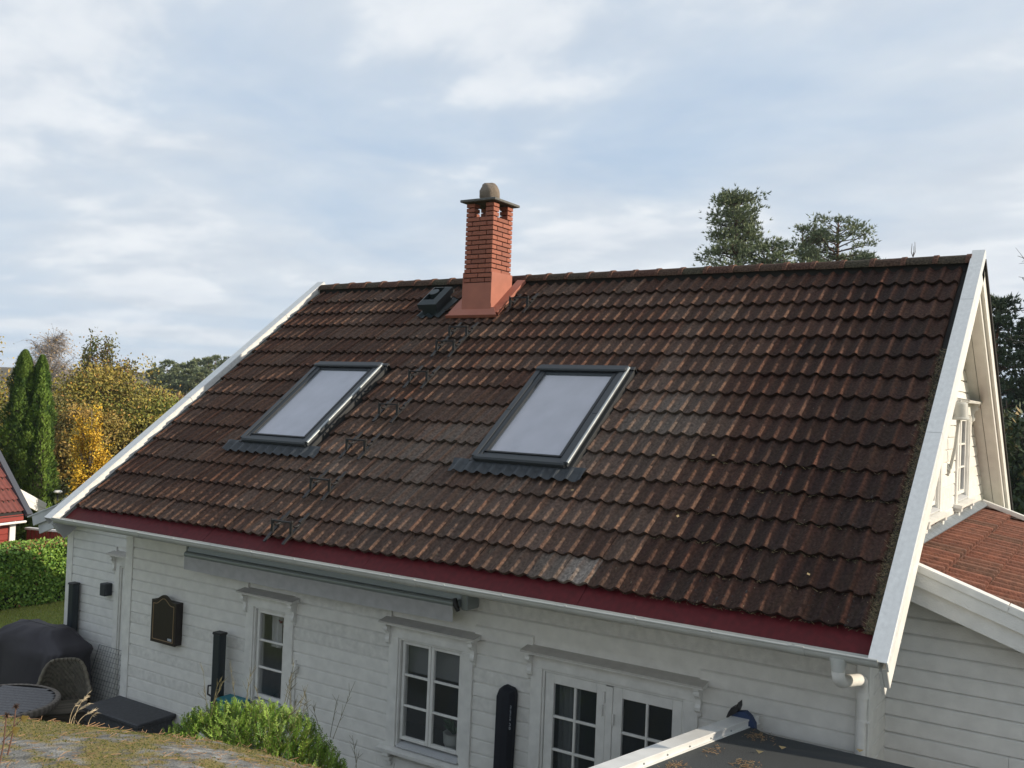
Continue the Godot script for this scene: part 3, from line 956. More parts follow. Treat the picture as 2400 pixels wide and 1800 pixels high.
func build_front_wall():
	var holes := [[2.405, 3.175, -2.30, -0.80], [4.575, 5.645, -2.18, -0.80], [6.315, 7.985, GY - 1, -0.80]]
	var opens := [[2.53, 3.05, -2.08, -0.985], [4.70, 5.52, -2.095, -0.985], [6.44, 7.86, GY + 0.05, -0.985]]
	var mb := MB.new()
	var z0 := ZW - 0.14
	var z1 := ZW - 0.001
	var xs := [XL]
	for o in opens: xs.append(o[0]); xs.append(o[1])
	xs.append(XG - 0.02)
	for i in range(0, xs.size(), 2):
		mb.box(Vector3(xs[i], GY - 0.1, z0), Vector3(xs[i + 1], 0.3, z1))
	for o in opens:
		mb.box(Vector3(o[0], o[3], z0), Vector3(o[1], 0.3, z1))
		mb.box(Vector3(o[0], GY - 0.1, z0), Vector3(o[1], o[2], z1))
	var wall := part(mb, "front_wall", M.white, house)
	var tf := Transform3D(Basis(), Vector3(0, 0, ZW))
	wall_rows(wall, tf, 0.24, 9.262, GY, -0.238, holes, M.white)
	# corner boards
	for q in [[0.095, 0.238], [9.265, 9.368]]:
		var cb := MB.new()
		cb.bbox(Vector3(q[0], GY, ZW), Vector3(q[1], -0.238, ZW + 0.034), 0.005)
		part(cb, "corner_board", M.white_trim, house)
	var cb2 := MB.new()
	cb2.bbox(Vector3(XG + 0.0005, GY, ZW - 0.12), Vector3(XG + 0.0275, -0.238, ZW - 0.0005), 0.004)
	part(cb2, "corner_board", M.white_trim, house)
	# other walls, floor and inner partition that close the rooms
	var sh := MB.new()
	sh.box(Vector3(XL, GY - 0.1, -7.8), Vector3(XG - 0.02, 0.3, -7.68))
	part(sh, "rear_wall", M.white, house)
	var lw := MB.new()
	var poly := PackedVector2Array([Vector2(ZW - 0.142, GY - 0.1), Vector2(ZW - 0.142, 0.3), Vector2(RZ, RY - 0.3), Vector2(-7.66, 0.3), Vector2(-7.66, GY - 0.1)])
	lw.extrude(poly, Transform3D(Basis(Vector3(0, 0, 1), Vector3(0, 1, 0), Vector3(-1, 0, 0)), Vector3(XL + 0.12, 0, 0)), 0.12)
	part(lw, "left_gable_wall", M.white, house)
	var fl := MB.new()
	fl.box(Vector3(XL + 0.14, GY - 0.05, -7.6), Vector3(XG - 0.16, GY + 0.04, ZW - 0.16))
	fl.box(Vector3(XL + 0.14, -0.5, -7.6), Vector3(XG - 0.16, -0.42, ZW - 0.16))
	fl.box(Vector3(XL + 0.14, GY + 0.05, -3.6), Vector3(XG - 0.16, -0.52, -3.5))
	part(fl, "interior_floors", M.interior, house)
	# windows of the front wall
	var w1 := casing("window", tf, 2.53, 3.05, -2.08, -0.985, true)
	sash(w1, tf, 2.556, 3.024, -2.03, -1.012, 0.042, 1, 3, 0.0)
	var w2 := casing("window", tf, 4.70, 5.52, -2.095, -0.985, true)
	sash(w2, tf, 4.728, 5.10, -2.03, -1.012, 0.036, 1, 3, 0.0)
	sash(w2, tf, 5.104, 5.492, -2.03, -1.012, 0.036, 1, 3, 0.0)
	var w3 := casing("french_window", tf, 6.44, 7.86, GY + 0.05, -0.985, false)
	var post := MB.new()
	post.bev(tf * Transform3D(Basis(), Vector3(7.135, -2.05, -0.01)), Vector3(0.07, 2.06, 0.07), 0.006)
	part(post, "centre_post", M.white_trim, w3)
	sash(w3, tf, 6.466, 7.098, GY + 0.07, -1.01, 0.092, 2, 6, 0.018, 0.305)
	sash(w3, tf, 7.172, 7.834, GY + 0.07, -1.01, 0.092, 2, 6, 0.018, 0.305)
	for q in [[7.085, -1.12], [7.07, -1.24], [7.185, -1.30], [7.80, -1.42], [6.452, -1.2]]:
		var hg := MB.new()
		hg.tube([Vector3(q[0], q[1] - 0.05, ZW + 0.03), Vector3(q[0], q[1] + 0.05, ZW + 0.03)], [0.009], 8)
		part(hg, "hinge", M.white_trim, w3)
	# things seen through the panes
	var cu := MB.new()
	for q in [[2.60, 2.78, -1.48, -0.99], [6.50, 6.74, -2.95, -1.0]]:
		var n := 14
		for i in n:
			var xa := lerpf(q[0], q[1], float(i) / n)
			var xb := lerpf(q[0], q[1], float(i + 1) / n)
			cu.quad(Vector3(xa, q[2], ZW - 0.2 + 0.018 * sin(i * 1.9)), Vector3(xb, q[2], ZW - 0.2 + 0.018 * sin((i + 1) * 1.9)), Vector3(xb, q[3], ZW - 0.2 + 0.018 * sin((i + 1) * 1.9)), Vector3(xa, q[3], ZW - 0.2 + 0.018 * sin(i * 1.9)))
		if q[0] < 4:
			solo(cu, "curtain", M.curtain, Vector3(2.7, -2.0, ZW - 0.2), "white curtain hanging inside the narrow window", "curtain")
		else:
			solo(cu, "curtain", M.mesh_blind, Vector3(6.6, GY + 0.05, ZW - 0.2), "grey curtain hanging inside the french window", "curtain")
		cu = MB.new()
	var bl := MB.new()
	bl.bbox(Vector3(4.72, -1.36, ZW - 0.13), Vector3(5.50, -1.0, ZW - 0.126), 0.001)
	solo(bl, "roller_blind", M.mesh_blind, Vector3(5.1, -1.36, ZW - 0.13), "grey woven roller blind pulled partway down in six-pane window", "blind")
	# potted plant on the inner sill
	var pt := thing("potted_plant", Vector3(5.24, -2.08, ZW - 0.24), "leafy plant in white pot on sill inside six-pane window", "plant")
	var pb := MB.new()
	pb.lathe([Vector2(0.001, 0.0), Vector2(0.07, 0.0), Vector2(0.095, 0.06), Vector2(0.1, 0.15), Vector2(0.105, 0.16), Vector2(0.09, 0.16), Vector2(0.085, 0.13)], Transform3D(Basis(), pt.position), 18)
	part(pb, "pot", M.pot, pt)
	var lv := MB.new()
	for i in 26:
		lv.col = Color(0.04, 0.09, 0.03) * rng.randf_range(0.7, 1.5)
		var a := rng.randf() * TAU
		var d := Vector3(cos(a), rng.randf_range(0.5, 1.6), sin(a) * 0.5).normalized()
		var p := pt.position + Vector3(0, 0.14, 0)
		var e := p + d * rng.randf_range(0.12, 0.28)
		var w := d.cross(Vector3.UP).normalized() * 0.018
		lv.quad(p, (p + e) * 0.5 + w, e - Vector3(0, 0.04, 0), (p + e) * 0.5 - w)
	part(lv, "leaves", M.leaf_v, pt)
	var ft := MB.new()
	for i in 90:
		var p := Vector3(2.86, -1.22, ZW - 0.25) + Vector3(rng.randfn(0, 0.06), rng.randfn(0, 0.07), rng.randfn(0, 0.04))
		var a := Vector3(rng.randf() - 0.5, rng.randf() - 0.5, rng.randf() - 0.5).normalized() * 0.035
		var b := a.cross(Vector3(0.3, 0.8, 0.5)).normalized() * 0.03
		ft.quad(p - a, p - b, p + a, p + b)
	var fl2 := thing("flowers", Vector3(2.86, -2.06, ZW - 0.25), "dark red flowers in a vase inside the narrow window", "flowers")
	part(ft, "blossom", M.flower, fl2)
	var vs := MB.new()
	vs.lathe([Vector2(0.001, 0), Vector2(0.05, 0), Vector2(0.06, 0.2), Vector2(0.03, 0.5), Vector2(0.02, 0.75)], Transform3D(Basis(), fl2.position), 12)
	part(vs, "vase", M.pot, fl2)

func build_gable():
	var tf := Transform3D(Basis(Vector3(0, 0, -1), Vector3(0, 1, 0), Vector3(1, 0, 0)), Vector3(XG, 0, 0))
	# local x = -z.  windows: local x ranges
	var yu := RY - 0.215 / cos(TH)
	var half := func(y: float) -> float: return (yu - y) / tan(TH)
	var wins := [[2.72, 3.62], [4.86, 5.76]]
	var y0 := 0.56
	var y1 := 1.555
	var mb := MB.new()
	var T := Transform3D(Basis(Vector3(0, 0, -1), Vector3(0, 1, 0), Vector3(1, 0, 0)), Vector3(XG - 0.13, 0, 0))
	var cuts := [0.79, 2.72, 3.62, 4.86, 5.76, 7.66]
	for i in range(0, 6, 2):
		var a: float = cuts[i]
		var b: float = cuts[i + 1]
		var poly := PackedVector2Array([Vector2(a, GY - 0.1), Vector2(b, GY - 0.1), Vector2(b, yu - absf(b + RZ) * tan(TH))])
		if a < -RZ and b > -RZ: poly.append(Vector2(-RZ, yu))
		poly.append(Vector2(a, yu - absf(a + RZ) * tan(TH)))
		mb.extrude(poly, T, 0.129)
	for w in wins:
		mb.extrude(PackedVector2Array([Vector2(w[0], GY - 0.1), Vector2(w[1], GY - 0.1), Vector2(w[1], y0), Vector2(w[0], y0)]), T, 0.129)
		mb.extrude(PackedVector2Array([Vector2(w[0], y1), Vector2(w[1], y1), Vector2(w[1], yu - absf(w[1] + RZ) * tan(TH)), Vector2(w[0], yu - absf(w[0] + RZ) * tan(TH))]), T, 0.129)
	var wall := part(mb, "gable_wall", M.white, house)
	var holes := []
	for w in wins: holes.append([w[0] - 0.10, w[1] + 0.10, y0 - 0.1, y1 + 0.16])
	wall_rows(wall, tf, 0.77, 7.66, GY, yu - 0.1, holes, M.white, 0.132, 1.036, func(y: float) -> Vector2: return Vector2(-RZ - half.call(y) + 0.02, -RZ + half.call(y) - 0.02))
	for w in wins:
		var c := casing("window", tf, w[0], w[1], y0, y1, true, 0.10)
		var mid: float = (w[0] + w[1]) * 0.5
		sash(c, tf, w[0] + 0.024, mid - 0.001, y0 + 0.05, y1 - 0.026, 0.045, 1, 3, 0.0)
		sash(c, tf, mid + 0.001, w[1] - 0.024, y0 + 0.05, y1 - 0.026, 0.045, 1, 3, 0.0)
	# lamp between the gable windows
	var L := thing("wall_lamp", Vector3(XG, 0.95, -4.2), "pale bell-shaped lamp on long arm between gable windows", "lamp")
	var pl := MB.new()
	for k in 8:
		var a := TAU * k / 8
		pl.tube([Vector3(XG + 0.019, 0.95 + sin(a) * 0.045, -4.2 + cos(a) * 0.045), Vector3(XG + 0.035, 0.95 + sin(a) * 0.04, -4.2 + cos(a) * 0.04)], [0.026, 0.02], 8)
	pl.tube([Vector3(XG + 0.019, 0.95, -4.2), Vector3(XG + 0.05, 0.95, -4.2)], [0.05, 0.035], 12)
	part(pl, "wall_plate", M.gutter, L)
	var ar := MB.new()
	ar.tube([Vector3(XG + 0.045, 0.96, -4.2), Vector3(XG + 0.09, 1.2, -4.19), Vector3(XG + 0.12, 1.5, -4.17), Vector3(XG + 0.13, 1.72, -4.16)], [0.016, 0.018, 0.016, 0.014], 10)
	part(ar, "arm", M.gutter, L)
	var sd := MB.new()
	sd.lathe([Vector2(0.10, 0.0), Vector2(0.102, 0.012), Vector2(0.088, 0.03), Vector2(0.078, 0.17), Vector2(0.06, 0.19), Vector2(0.001, 0.195)], Transform3D(Basis(), Vector3(XG + 0.13, 1.50, -4.16)), 20)
	part(sd, "shade", M.gutter, L)

func build_lean_tos():
	# right-hand lean-to, its tiled roof falling away from the gable wall
	var sl := 0.344
	var al := atan(sl)
	var ya := func(x: float) -> float: return 0.37 + (9.604 - x) * sl
	var x1 := 11.75
	var wall := MB.new()
	var T := Transform3D(Basis(), Vector3(0, 0, -1.42))
	wall.extrude(PackedVector2Array([Vector2(XG + 0.002, GY - 0.1), Vector2(x1, GY - 0.1), Vector2(x1, ya.call(x1) - 0.2), Vector2(XG + 0.002, ya.call(XG) - 0.2)]), T, 0.139)
	wall.box(Vector3(x1 - 0.12, GY - 0.1, -6.8), Vector3(x1, ya.call(x1) - 0.2, -1.43))
	var wp := part(wall, "lean_to_wall", M.annex_white, house)
	wall_rows(wp, Transform3D(Basis(), Vector3(0, 0, -1.28)), XG + 0.02, x1, GY, 0.14, [], M.annex_white, 0.138, -1.23, func(y: float) -> Vector2: return Vector2(-100.0, 9.604 + (0.37 - 0.24 - y - 0.07) / sl))
	var LT := Transform3D(Basis(Vector3(0, 0, -1), Vector3(sin(al), cos(al), 0), Vector3(cos(al), -sin(al), 0)), Vector3(XG, ya.call(XG) - 0.075, -1.04))
	var dk := MB.new()
	dk.obox(LT * Transform3D(Basis(), Vector3(3.0, -0.12, 1.3)), Vector3(6.0, 0.1, 2.6))
	var lr := part(dk, "lean_to_roof", M.deck, house)
	var vm := []
	for q in 8:
		var tb := tile_mb(0.8 + 0.1 * (q % 3), 0.7, 900 + q)
		for i in tb.c.size():
			var c := tb.c[i]
			var k := (c.r + c.g + c.b) * 2.7
			tb.c[i] = Color(0.285, 0.098, 0.055).lerp(Color(0.19, 0.095, 0.06), [0.0, 0.2, 0.5, 0.1, 0.7, 0.3, 0.15, 0.4][q]) * clampf(0.55 + k * 0.45, 0.5, 1.4)
		vm.append(tb.mesh(M.annex_tile))
	for k in 7:
		for i in 14:
			inst(vm[rng.randi() % 8], "roof_tile", LT * Transform3D(Basis.from_scale(Vector3(1.45, 1.5, 1.0)) * Basis.from_euler(Vector3(rng.randf_range(-0.004, 0.006), 0, 0)), Vector3(0.435 * i, -0.012 + rng.randf_range(-0.002, 0.002), 0.425 + 0.325 * k + rng.randf_range(-0.004, 0.004))), lr)
	# corrugated zinc flashing along the gable wall
	var fz := MB.new()
	for i in 160:
		var xa := 0.0375 * i
		var xb := 0.0375 * (i + 1)
		var ha := 0.030 + 0.011 * cos(xa / 0.075 * TAU)
		var hb := 0.030 + 0.011 * cos(xb / 0.075 * TAU)
		fz.quad(LT * Vector3(xa, ha, 0.125), LT * Vector3(xb, hb, 0.125), LT * Vector3(xb, 0.055, 0.02), LT * Vector3(xa, 0.055, 0.02))
	part(fz, "wall_flashing", M.zinc, house)
	# front verge: cap strips and two stepped boards; rear verge cap
	for zc in [-0.95, -7.08]:
		var seg := [[XG + 0.06, 10.272], [10.276, 11.85]]
		for q in seg:
			var c := MB.new()
			c.beam(Vector3(q[0], ya.call(q[0]) - 0.01, zc), Vector3(q[1], ya.call(q[1]) - 0.01, zc), 0.11, 0.02, Vector3.UP, 0.003)
			c.beam(Vector3(q[0], ya.call(q[0]) - 0.035, zc + 0.052), Vector3(q[1], ya.call(q[1]) - 0.035, zc + 0.052), 0.008, 0.045, Vector3.UP, 0.001)
			part(c, "lean_to_verge_cap", M.white_trim, house)
		var s := 1.0 if zc > -2 else -1.0
		var b1 := MB.new()
		b1.beam(Vector3(XG + 0.06, ya.call(XG + 0.06) - 0.095, zc + 0.03 * s), Vector3(11.83, ya.call(11.83) - 0.095, zc + 0.03 * s), 0.026, 0.15, Vector3.UP, 0.003)
		part(b1, "lean_to_barge_board", M.annex_white, house)
		var b2 := MB.new()
		b2.beam(Vector3(XG + 0.06, ya.call(XG + 0.06) - 0.235, zc - 0.01 * s), Vector3(11.7, ya.call(11.7) - 0.235, zc - 0.01 * s), 0.026, 0.16, Vector3.UP, 0.003)
		part(b2, "lean_to_barge_board", M.annex_white, house)
		var so := MB.new()
		so.beam(Vector3(XG + 0.06, ya.call(XG + 0.06) - 0.215, zc - 0.17 * s), Vector3(11.7, ya.call(11.7) - 0.215, zc - 0.17 * s), 0.29, 0.015, Vector3.UP)
		part(so, "lean_to_soffit", M.annex_white, house)
	# left-hand lean-to
	var yl := func(x: float) -> float: return -0.48 + (x + 2.68) * 0.335
	var lw := MB.new()
	lw.extrude(PackedVector2Array([Vector2(-2.17, GY - 0.1), Vector2(XL - 0.002, GY - 0.1), Vector2(XL - 0.002, yl.call(XL) - 0.2), Vector2(-2.17, yl.call(-2.17) - 0.2)]), T, 0.139)
	lw.box(Vector3(-2.17, GY - 0.1, -6.8), Vector3(-2.05, yl.call(-2.17) - 0.2, -1.43))
	var lp := part(lw, "lean_to_wall", M.annex_white, house)
	wall_rows(lp, Transform3D(Basis(), Vector3(0, 0, -1.28)), -2.05, XL - 0.01, GY, 0.2, [[-1.02, 0.2, GY - 1, -0.80]], M.annex_white, 0.129, -1.03, func(y: float) -> Vector2: return Vector2(-2.68 + (y + 0.48 + 0.36) / 0.335, 100.0))
	var cb := MB.new()
	cb.bbox(Vector3(-2.195, GY, -1.28), Vector3(-2.052, yl.call(-2.17) - 0.2, -1.246), 0.005)
	part(cb, "corner_board", M.white_trim, house)
	var lrf := MB.new()
	lrf.beam(Vector3(-2.62, yl.call(-2.62) - 0.09, -4.0), Vector3(XL - 0.01, yl.call(XL) - 0.09, -4.0), 6.0, 0.12)
	part(lrf, "lean_to_roof", M.cap_top, house)
	var c := MB.new()
	c.beam(Vector3(-2.68, yl.call(-2.68) - 0.01, -0.95), Vector3(-0.27, yl.call(-0.27) - 0.01, -0.95), 0.11, 0.02, Vector3.UP, 0.003)
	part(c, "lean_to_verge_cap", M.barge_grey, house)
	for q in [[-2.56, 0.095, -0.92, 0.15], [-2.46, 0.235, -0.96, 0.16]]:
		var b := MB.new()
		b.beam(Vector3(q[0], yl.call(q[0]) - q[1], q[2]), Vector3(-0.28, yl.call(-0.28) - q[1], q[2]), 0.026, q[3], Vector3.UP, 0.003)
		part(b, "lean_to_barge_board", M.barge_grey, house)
	# door with cap beside the inner corner, mostly hidden by the main wall
	var tf := Transform3D(Basis(), Vector3(0, 0, -1.28))
	var d := casing("side_door", tf, -0.90, 0.02, GY + 0.05, -1.03, false, 0.11)
	var dl := MB.new()
	dl.bbox(Vector3(-0.875, GY + 0.05, -1.30), Vector3(0.0, -1.05, -1.27), 0.006)
	part(dl, "door_leaf", M.white_trim, d)

func build_gutter():
	var cz := 0.246
	var cy := -0.150
	var r := 0.062
	var mb := MB.new()
	var n := 14
	var x0 := -0.10
	var x1 := 9.60
	for i in n:
		var a0 := PI + PI * i / n
		var a1 := PI + PI * (i + 1) / n
		for q in [[r, 1.0], [r - 0.004, -1.0]]:
			var d0 := Vector3(0, sin(a0), cos(a0))
			var d1 := Vector3(0, sin(a1), cos(a1))
			var o := Vector3(0, cy, cz)
			var A: Vector3 = o + d0 * q[0]
			var B: Vector3 = o + d1 * q[0]
			if q[1] > 0: mb.squad(A + Vector3(x1, 0, 0), B + Vector3(x1, 0, 0), B + Vector3(x0, 0, 0), A + Vector3(x0, 0, 0), d0, d1, d1, d0)
			else: mb.squad(A + Vector3(x0, 0, 0), B + Vector3(x0, 0, 0), B + Vector3(x1, 0, 0), A + Vector3(x1, 0, 0), -d0, -d1, -d1, -d0)
	mb.tube([Vector3(x0, cy + 0.003, cz + r), Vector3(x1, cy + 0.003, cz + r)], [0.008], 8)
	var g := part(mb, "gutter", M.gutter, house)
	# end caps, brackets and joints
	for e in [x0, x1]:
		var c := MB.new()
		var poly := PackedVector2Array()
		for i in 13:
			var a := PI + PI * i / 12
			poly.append(Vector2(cos(a) * r, sin(a) * r))
		c.extrude(poly, Transform3D(Basis(Vector3(0, 0, 1), Vector3(0, 1, 0), Vector3(-1, 0, 0)), Vector3(e + 0.002, cy, cz)), 0.004)
		part(c, "end_cap", M.gutter, g)
	var xb := 0.35
	while xb < 9.5:
		_ring(g, "gutter_bracket", xb, 0.022, r + 0.003, cz, cy)
		xb += 0.62
	for q in [1.55, 5.55, 9.05]: _ring(g, "gutter_joint", q, 0.11, r + 0.0045, cz, cy)
	# downpipe: outlet, swan neck back to the wall, and pipe
	var dp := MB.new()
	var pts := [Vector3(9.33, cy - 0.05, cz), Vector3(9.33, -0.30, cz), Vector3(9.33, -0.345, cz - 0.03), Vector3(9.33, -0.375, cz - 0.10), Vector3(9.325, -0.50, ZW + 0.18), Vector3(9.32, -0.53, ZW + 0.11), Vector3(9.32, -0.59, ZW + 0.083), Vector3(9.32, -0.66, ZW + 0.08)]
	dp.tube(pts, [0.045], 16)
	var d := part(dp, "downpipe", M.white_trim, house)
	var dq := MB.new()
	dq.tube([Vector3(9.32, -0.64, ZW + 0.08), Vector3(9.32, GY, ZW + 0.08)], [0.038], 16)
	part(dq, "lower_pipe", M.white_trim, d)
	var col := MB.new()
	col.tube([Vector3(9.32, -0.62, ZW + 0.08), Vector3(9.32, -0.665, ZW + 0.08)], [0.048], 16)
	part(col, "collar", M.white_trim, d)
	var cl := MB.new()
	cl.tube([Vector3(9.32, -0.83, ZW + 0.08), Vector3(9.32, -0.855, ZW + 0.08)], [0.042], 16)
	cl.bbox(Vector3(9.355, -0.85, ZW + 0.06), Vector3(9.385, -0.835, ZW + 0.1), 0.003)
	part(cl, "pipe_clip", M.white_trim, d)
	var fn := MB.new()
	fn.tube([Vector3(9.33, cy - 0.03, cz), Vector3(9.33, cy - 0.075, cz), Vector3(9.33, cy - 0.13, cz)], [0.075, 0.055, 0.047], 16)
	part(fn, "outlet", M.gutter, d)
func _ring(g: Node3D, called: String, x: float, w: float, r: float, cz: float, cy: float):
	var mb := MB.new()
	var n := 12
	for i in n:
		var a0 := PI + PI * i / n
		var a1 := PI + PI * (i + 1) / n
		var d0 := Vector3(0, sin(a0), cos(a0))
		var d1 := Vector3(0, sin(a1), cos(a1))
		var o := Vector3(x, cy, cz)
		var s := Vector3(w * 0.5, 0, 0)
		mb.squad(o + d0 * r + s, o + d1 * r + s, o + d1 * r - s, o + d0 * r - s, d0, d1, d1, d0)
		mb.quad(o + d0 * (r - 0.004) + s, o + d0 * r + s, o + d1 * r + s, o + d1 * (r - 0.004) + s)
	mb.bbox(Vector3(x - w * 0.5, cy, cz + r - 0.012), Vector3(x + w * 0.5, cy + 0.014, cz + r + 0.004), 0.002)
	part(mb, called, M.gutter, g)

func build_chimney():
	var xa := 3.285
	var xb := 3.74
	var zf := -3.45
	var zb := -3.93
	var core := MB.new()
	core.box(Vector3(xa + 0.018, 2.5, zb + 0.018), Vector3(xb - 0.018, 4.015, zf - 0.018))
	var ch := part(core, "chimney", M.mortar, house)
	var ph := 0.0645
	var jt := 0.012
	var kinds := {}
	var n := 21
	var ybase := 4.02 - n * ph
	var put := func(x0: float, x1: float, z0: float, z1: float, y: float):
		var size := Vector3(x1 - x0, ph - jt, z0 - z1)
		var key := "%.3f_%.3f_%d" % [size.x, size.z, rng.randi() % 3]
		if not kinds.has(key):
			var b := MB.new()
			b.col = Color(0.34, 0.110, 0.066) * rng.randf_range(0.80, 1.14)
			b.bev(Transform3D(), size, 0.004)
			kinds[key] = b.mesh(M.brick)
		inst(kinds[key], "brick", Transform3D(Basis.from_euler(Vector3(0, rng.randf_range(-0.006, 0.006), 0)), Vector3((x0 + x1) * 0.5, y + (ph - jt) * 0.5, (z0 + z1) * 0.5)), ch)
	var bw := 0.102
	for i in n:
		var y := ybase + i * ph
		if i % 2 == 0:
			var mx := (xa + xb) * 0.5
			for z in [[zf, zf - bw], [zb + bw, zb]]:
				put.call(xa, mx - jt * 0.5, z[0], z[1], y)
				put.call(mx + jt * 0.5, xb, z[0], z[1], y)
			put.call(xb - bw, xb, zf - bw - jt, zb + bw + jt, y)
			put.call(xa, xa + bw, zf - bw - jt, zb + bw + jt, y)
		else:
			var mz := (zf + zb) * 0.5
			for x in [[xa, xa + bw], [xb - bw, xb]]:
				put.call(x[0], x[1], zf, mz + jt * 0.5, y)
				put.call(x[0], x[1], mz - jt * 0.5, zb, y)
			put.call(xa + bw + jt, xb - bw - jt, zf, zf - bw, y)
			put.call(xa + bw + jt, xb - bw - jt, zb + bw, zb, y)
	# corner pillars between the smoke openings
	for k in 3:
		var y := 4.02 + k * ph
		for x in [[xa, xa + 0.135], [xb - 0.135, xb]]:
			for z in [[zf, zf - 0.135], [zb + 0.135, zb]]:
				put.call(x[0], x[1], z[0], z[1], y)
	var cp := MB.new()
	cp.bbox(Vector3(xa - 0.062, 4.214, zb - 0.07), Vector3(xb + 0.066, 4.248, zf + 0.075), 0.006)
	part(cp, "cap_slab", M.slab, ch)
	var fl := MB.new()
	fl.tube([Vector3(3.50, 4.0, -3.74), Vector3(3.50, 4.19, -3.74)], [0.07], 14)
	part(fl, "flue", M.black, ch)
	# painted metal weathering round the foot
	var m := MB.new()
	m.bbox(Vector3(xa - 0.012, 2.62, zf + 0.001), Vector3(xb + 0.014, 3.105, zf + 0.010), 0.002)
	part(m, "front_weathering", M.terracotta, ch)
	for sd in [[xb + 0.001, 0.012], [xa - 0.013, 0.012]]:
		var w := MB.new()
		var poly := PackedVector2Array([Vector2(-zf - 0.005, 2.60), Vector2(-zb + 0.02, 2.98), Vector2(-zb + 0.02, 3.262), Vector2(-zf - 0.005, 3.25)])
		w.extrude(poly, Transform3D(Basis(Vector3(0, 0, -1), Vector3(0, 1, 0), Vector3(1, 0, 0)), Vector3(sd[0], 0, 0)), sd[1])
		part(w, "side_weathering", M.terracotta, ch)
	for q in [[3.755, 3.88, 4.36, 5.2, 0.046, 0.05], [3.06, 3.272, 4.36, 5.2, 0.05, 0.042], [3.04, 3.89, 4.295, 4.43, 0.05, 0.05]]:
		var w := MB.new()
		var a := rp(q[0], q[2], q[4] + (0.012 if q[0] > 3.5 else 0.0))
		var b := rp(q[1], q[2], q[5])
		var c := rp(q[1], q[3], q[5])
		var d := rp(q[0], q[3], q[4] + (0.012 if q[0] > 3.5 else 0.0))
		if q[3] < 4.6:
			c = rp(q[1] - 0.09, q[3], q[5] + 0.035); d = rp(q[0] + 0.19, q[3], q[4] + 0.035)
		w.quad(a, b, c, d)
		var dn := RT.basis.y * 0.045
		w.quad(a - dn, b - dn, b, a)
		w.quad(b - dn, c - dn, c, b)
		w.quad(d - dn, a - dn, a, d)
		part(w, "weathering_skirt", M.terracotta, ch)
	# the stone lying on the slab
	var st := MB.new()
	var nz := FastNoiseLite.new()
	nz.seed = 4; nz.frequency = 3.0
	var g := func(i: int, j: int) -> Vector3:
		var th := PI * j / 14.0
		var ph2 := TAU * i / 22.0
		var d := Vector3(sin(th) * cos(ph2), cos(th), sin(th) * sin(ph2))
		var rr := 1.0 + nz.get_noise_3dv(d * 0.35) * 0.22
		var e := Vector3(signf(d.x) * pow(absf(d.x), 0.8) * 0.135, signf(d.y) * pow(absf(d.y), 0.85) * 0.15, d.z * 0.13) * rr
		e.y = maxf(e.y, -0.118)
		return Vector3(3.50 - e.y * 0.06, 4.372, -3.69) + e
	for i in 22:
		for j in 14:
			st.quad(g.call(i, j + 1), g.call(i, j), g.call(i + 1, j), g.call(i + 1, j + 1))
	solo(smooth(st), "stone", M.stone, Vector3(3.5, 4.253, -3.69), "rounded brown stone lying on the chimney cap slab", "stone")

func build_vent():
	var v := Node3D.new()
	var base := MB.new()
	for i in 28:
		var xa := 2.47 + 0.015 * i
		var xb := xa + 0.015
		var ha := tprof(xa) - 0.004
		var hb := tprof(xb) - 0.004
		base.quad(rp(xa, 4.33, ha), rp(xb, 4.33, hb), rp(xb, 4.9, hb - 0.03), rp(xa, 4.9, ha - 0.03))
	var b := part(base, "roof_vent", M.vent, house)
	var nk := MB.new()
	nk.bev(RT * Transform3D(Basis(), Vector3(2.70, 0.05, -4.62)), Vector3(0.26, 0.14, 0.42), 0.01)
	part(nk, "neck", M.vent, b)
	var hd := MB.new()
	var lo := [Vector2(2.535, 4.40), Vector2(2.865, 4.40), Vector2(2.865, 4.88), Vector2(2.535, 4.88)]
	var hi := [Vector2(2.605, 4.48), Vector2(2.795, 4.48), Vector2(2.795, 4.81), Vector2(2.605, 4.81)]
	for i in 4:
		var j := (i + 1) % 4
		hd.quad(rp(lo[i].x, lo[i].y, 0.09), rp(lo[j].x, lo[j].y, 0.09), rp(lo[j].x, lo[j].y, 0.17), rp(lo[i].x, lo[i].y, 0.17))
		hd.quad(rp(lo[i].x, lo[i].y, 0.17), rp(lo[j].x, lo[j].y, 0.17), rp(hi[j].x, hi[j].y, 0.205), rp(hi[i].x, hi[i].y, 0.205))
		hd.quad(rp(hi[i].x, hi[i].y, 0.205), rp(hi[j].x, hi[j].y, 0.205), rp(hi[j].x, hi[j].y, 0.15), rp(hi[i].x, hi[i].y, 0.15))
	hd.quad(rp(lo[0].x, lo[0].y, 0.09), rp(lo[3].x, lo[3].y, 0.09), rp(lo[2].x, lo[2].y, 0.09), rp(lo[1].x, lo[1].y, 0.09))
	part(hd, "hood", M.vent, b)
	var cy := MB.new()
	cy.tube([rp(2.70, 4.66, 0.14), rp(2.70, 4.66, 0.225)], [0.08, 0.074], 16)
	part(cy, "cowl", M.vent, b)
	v.free()

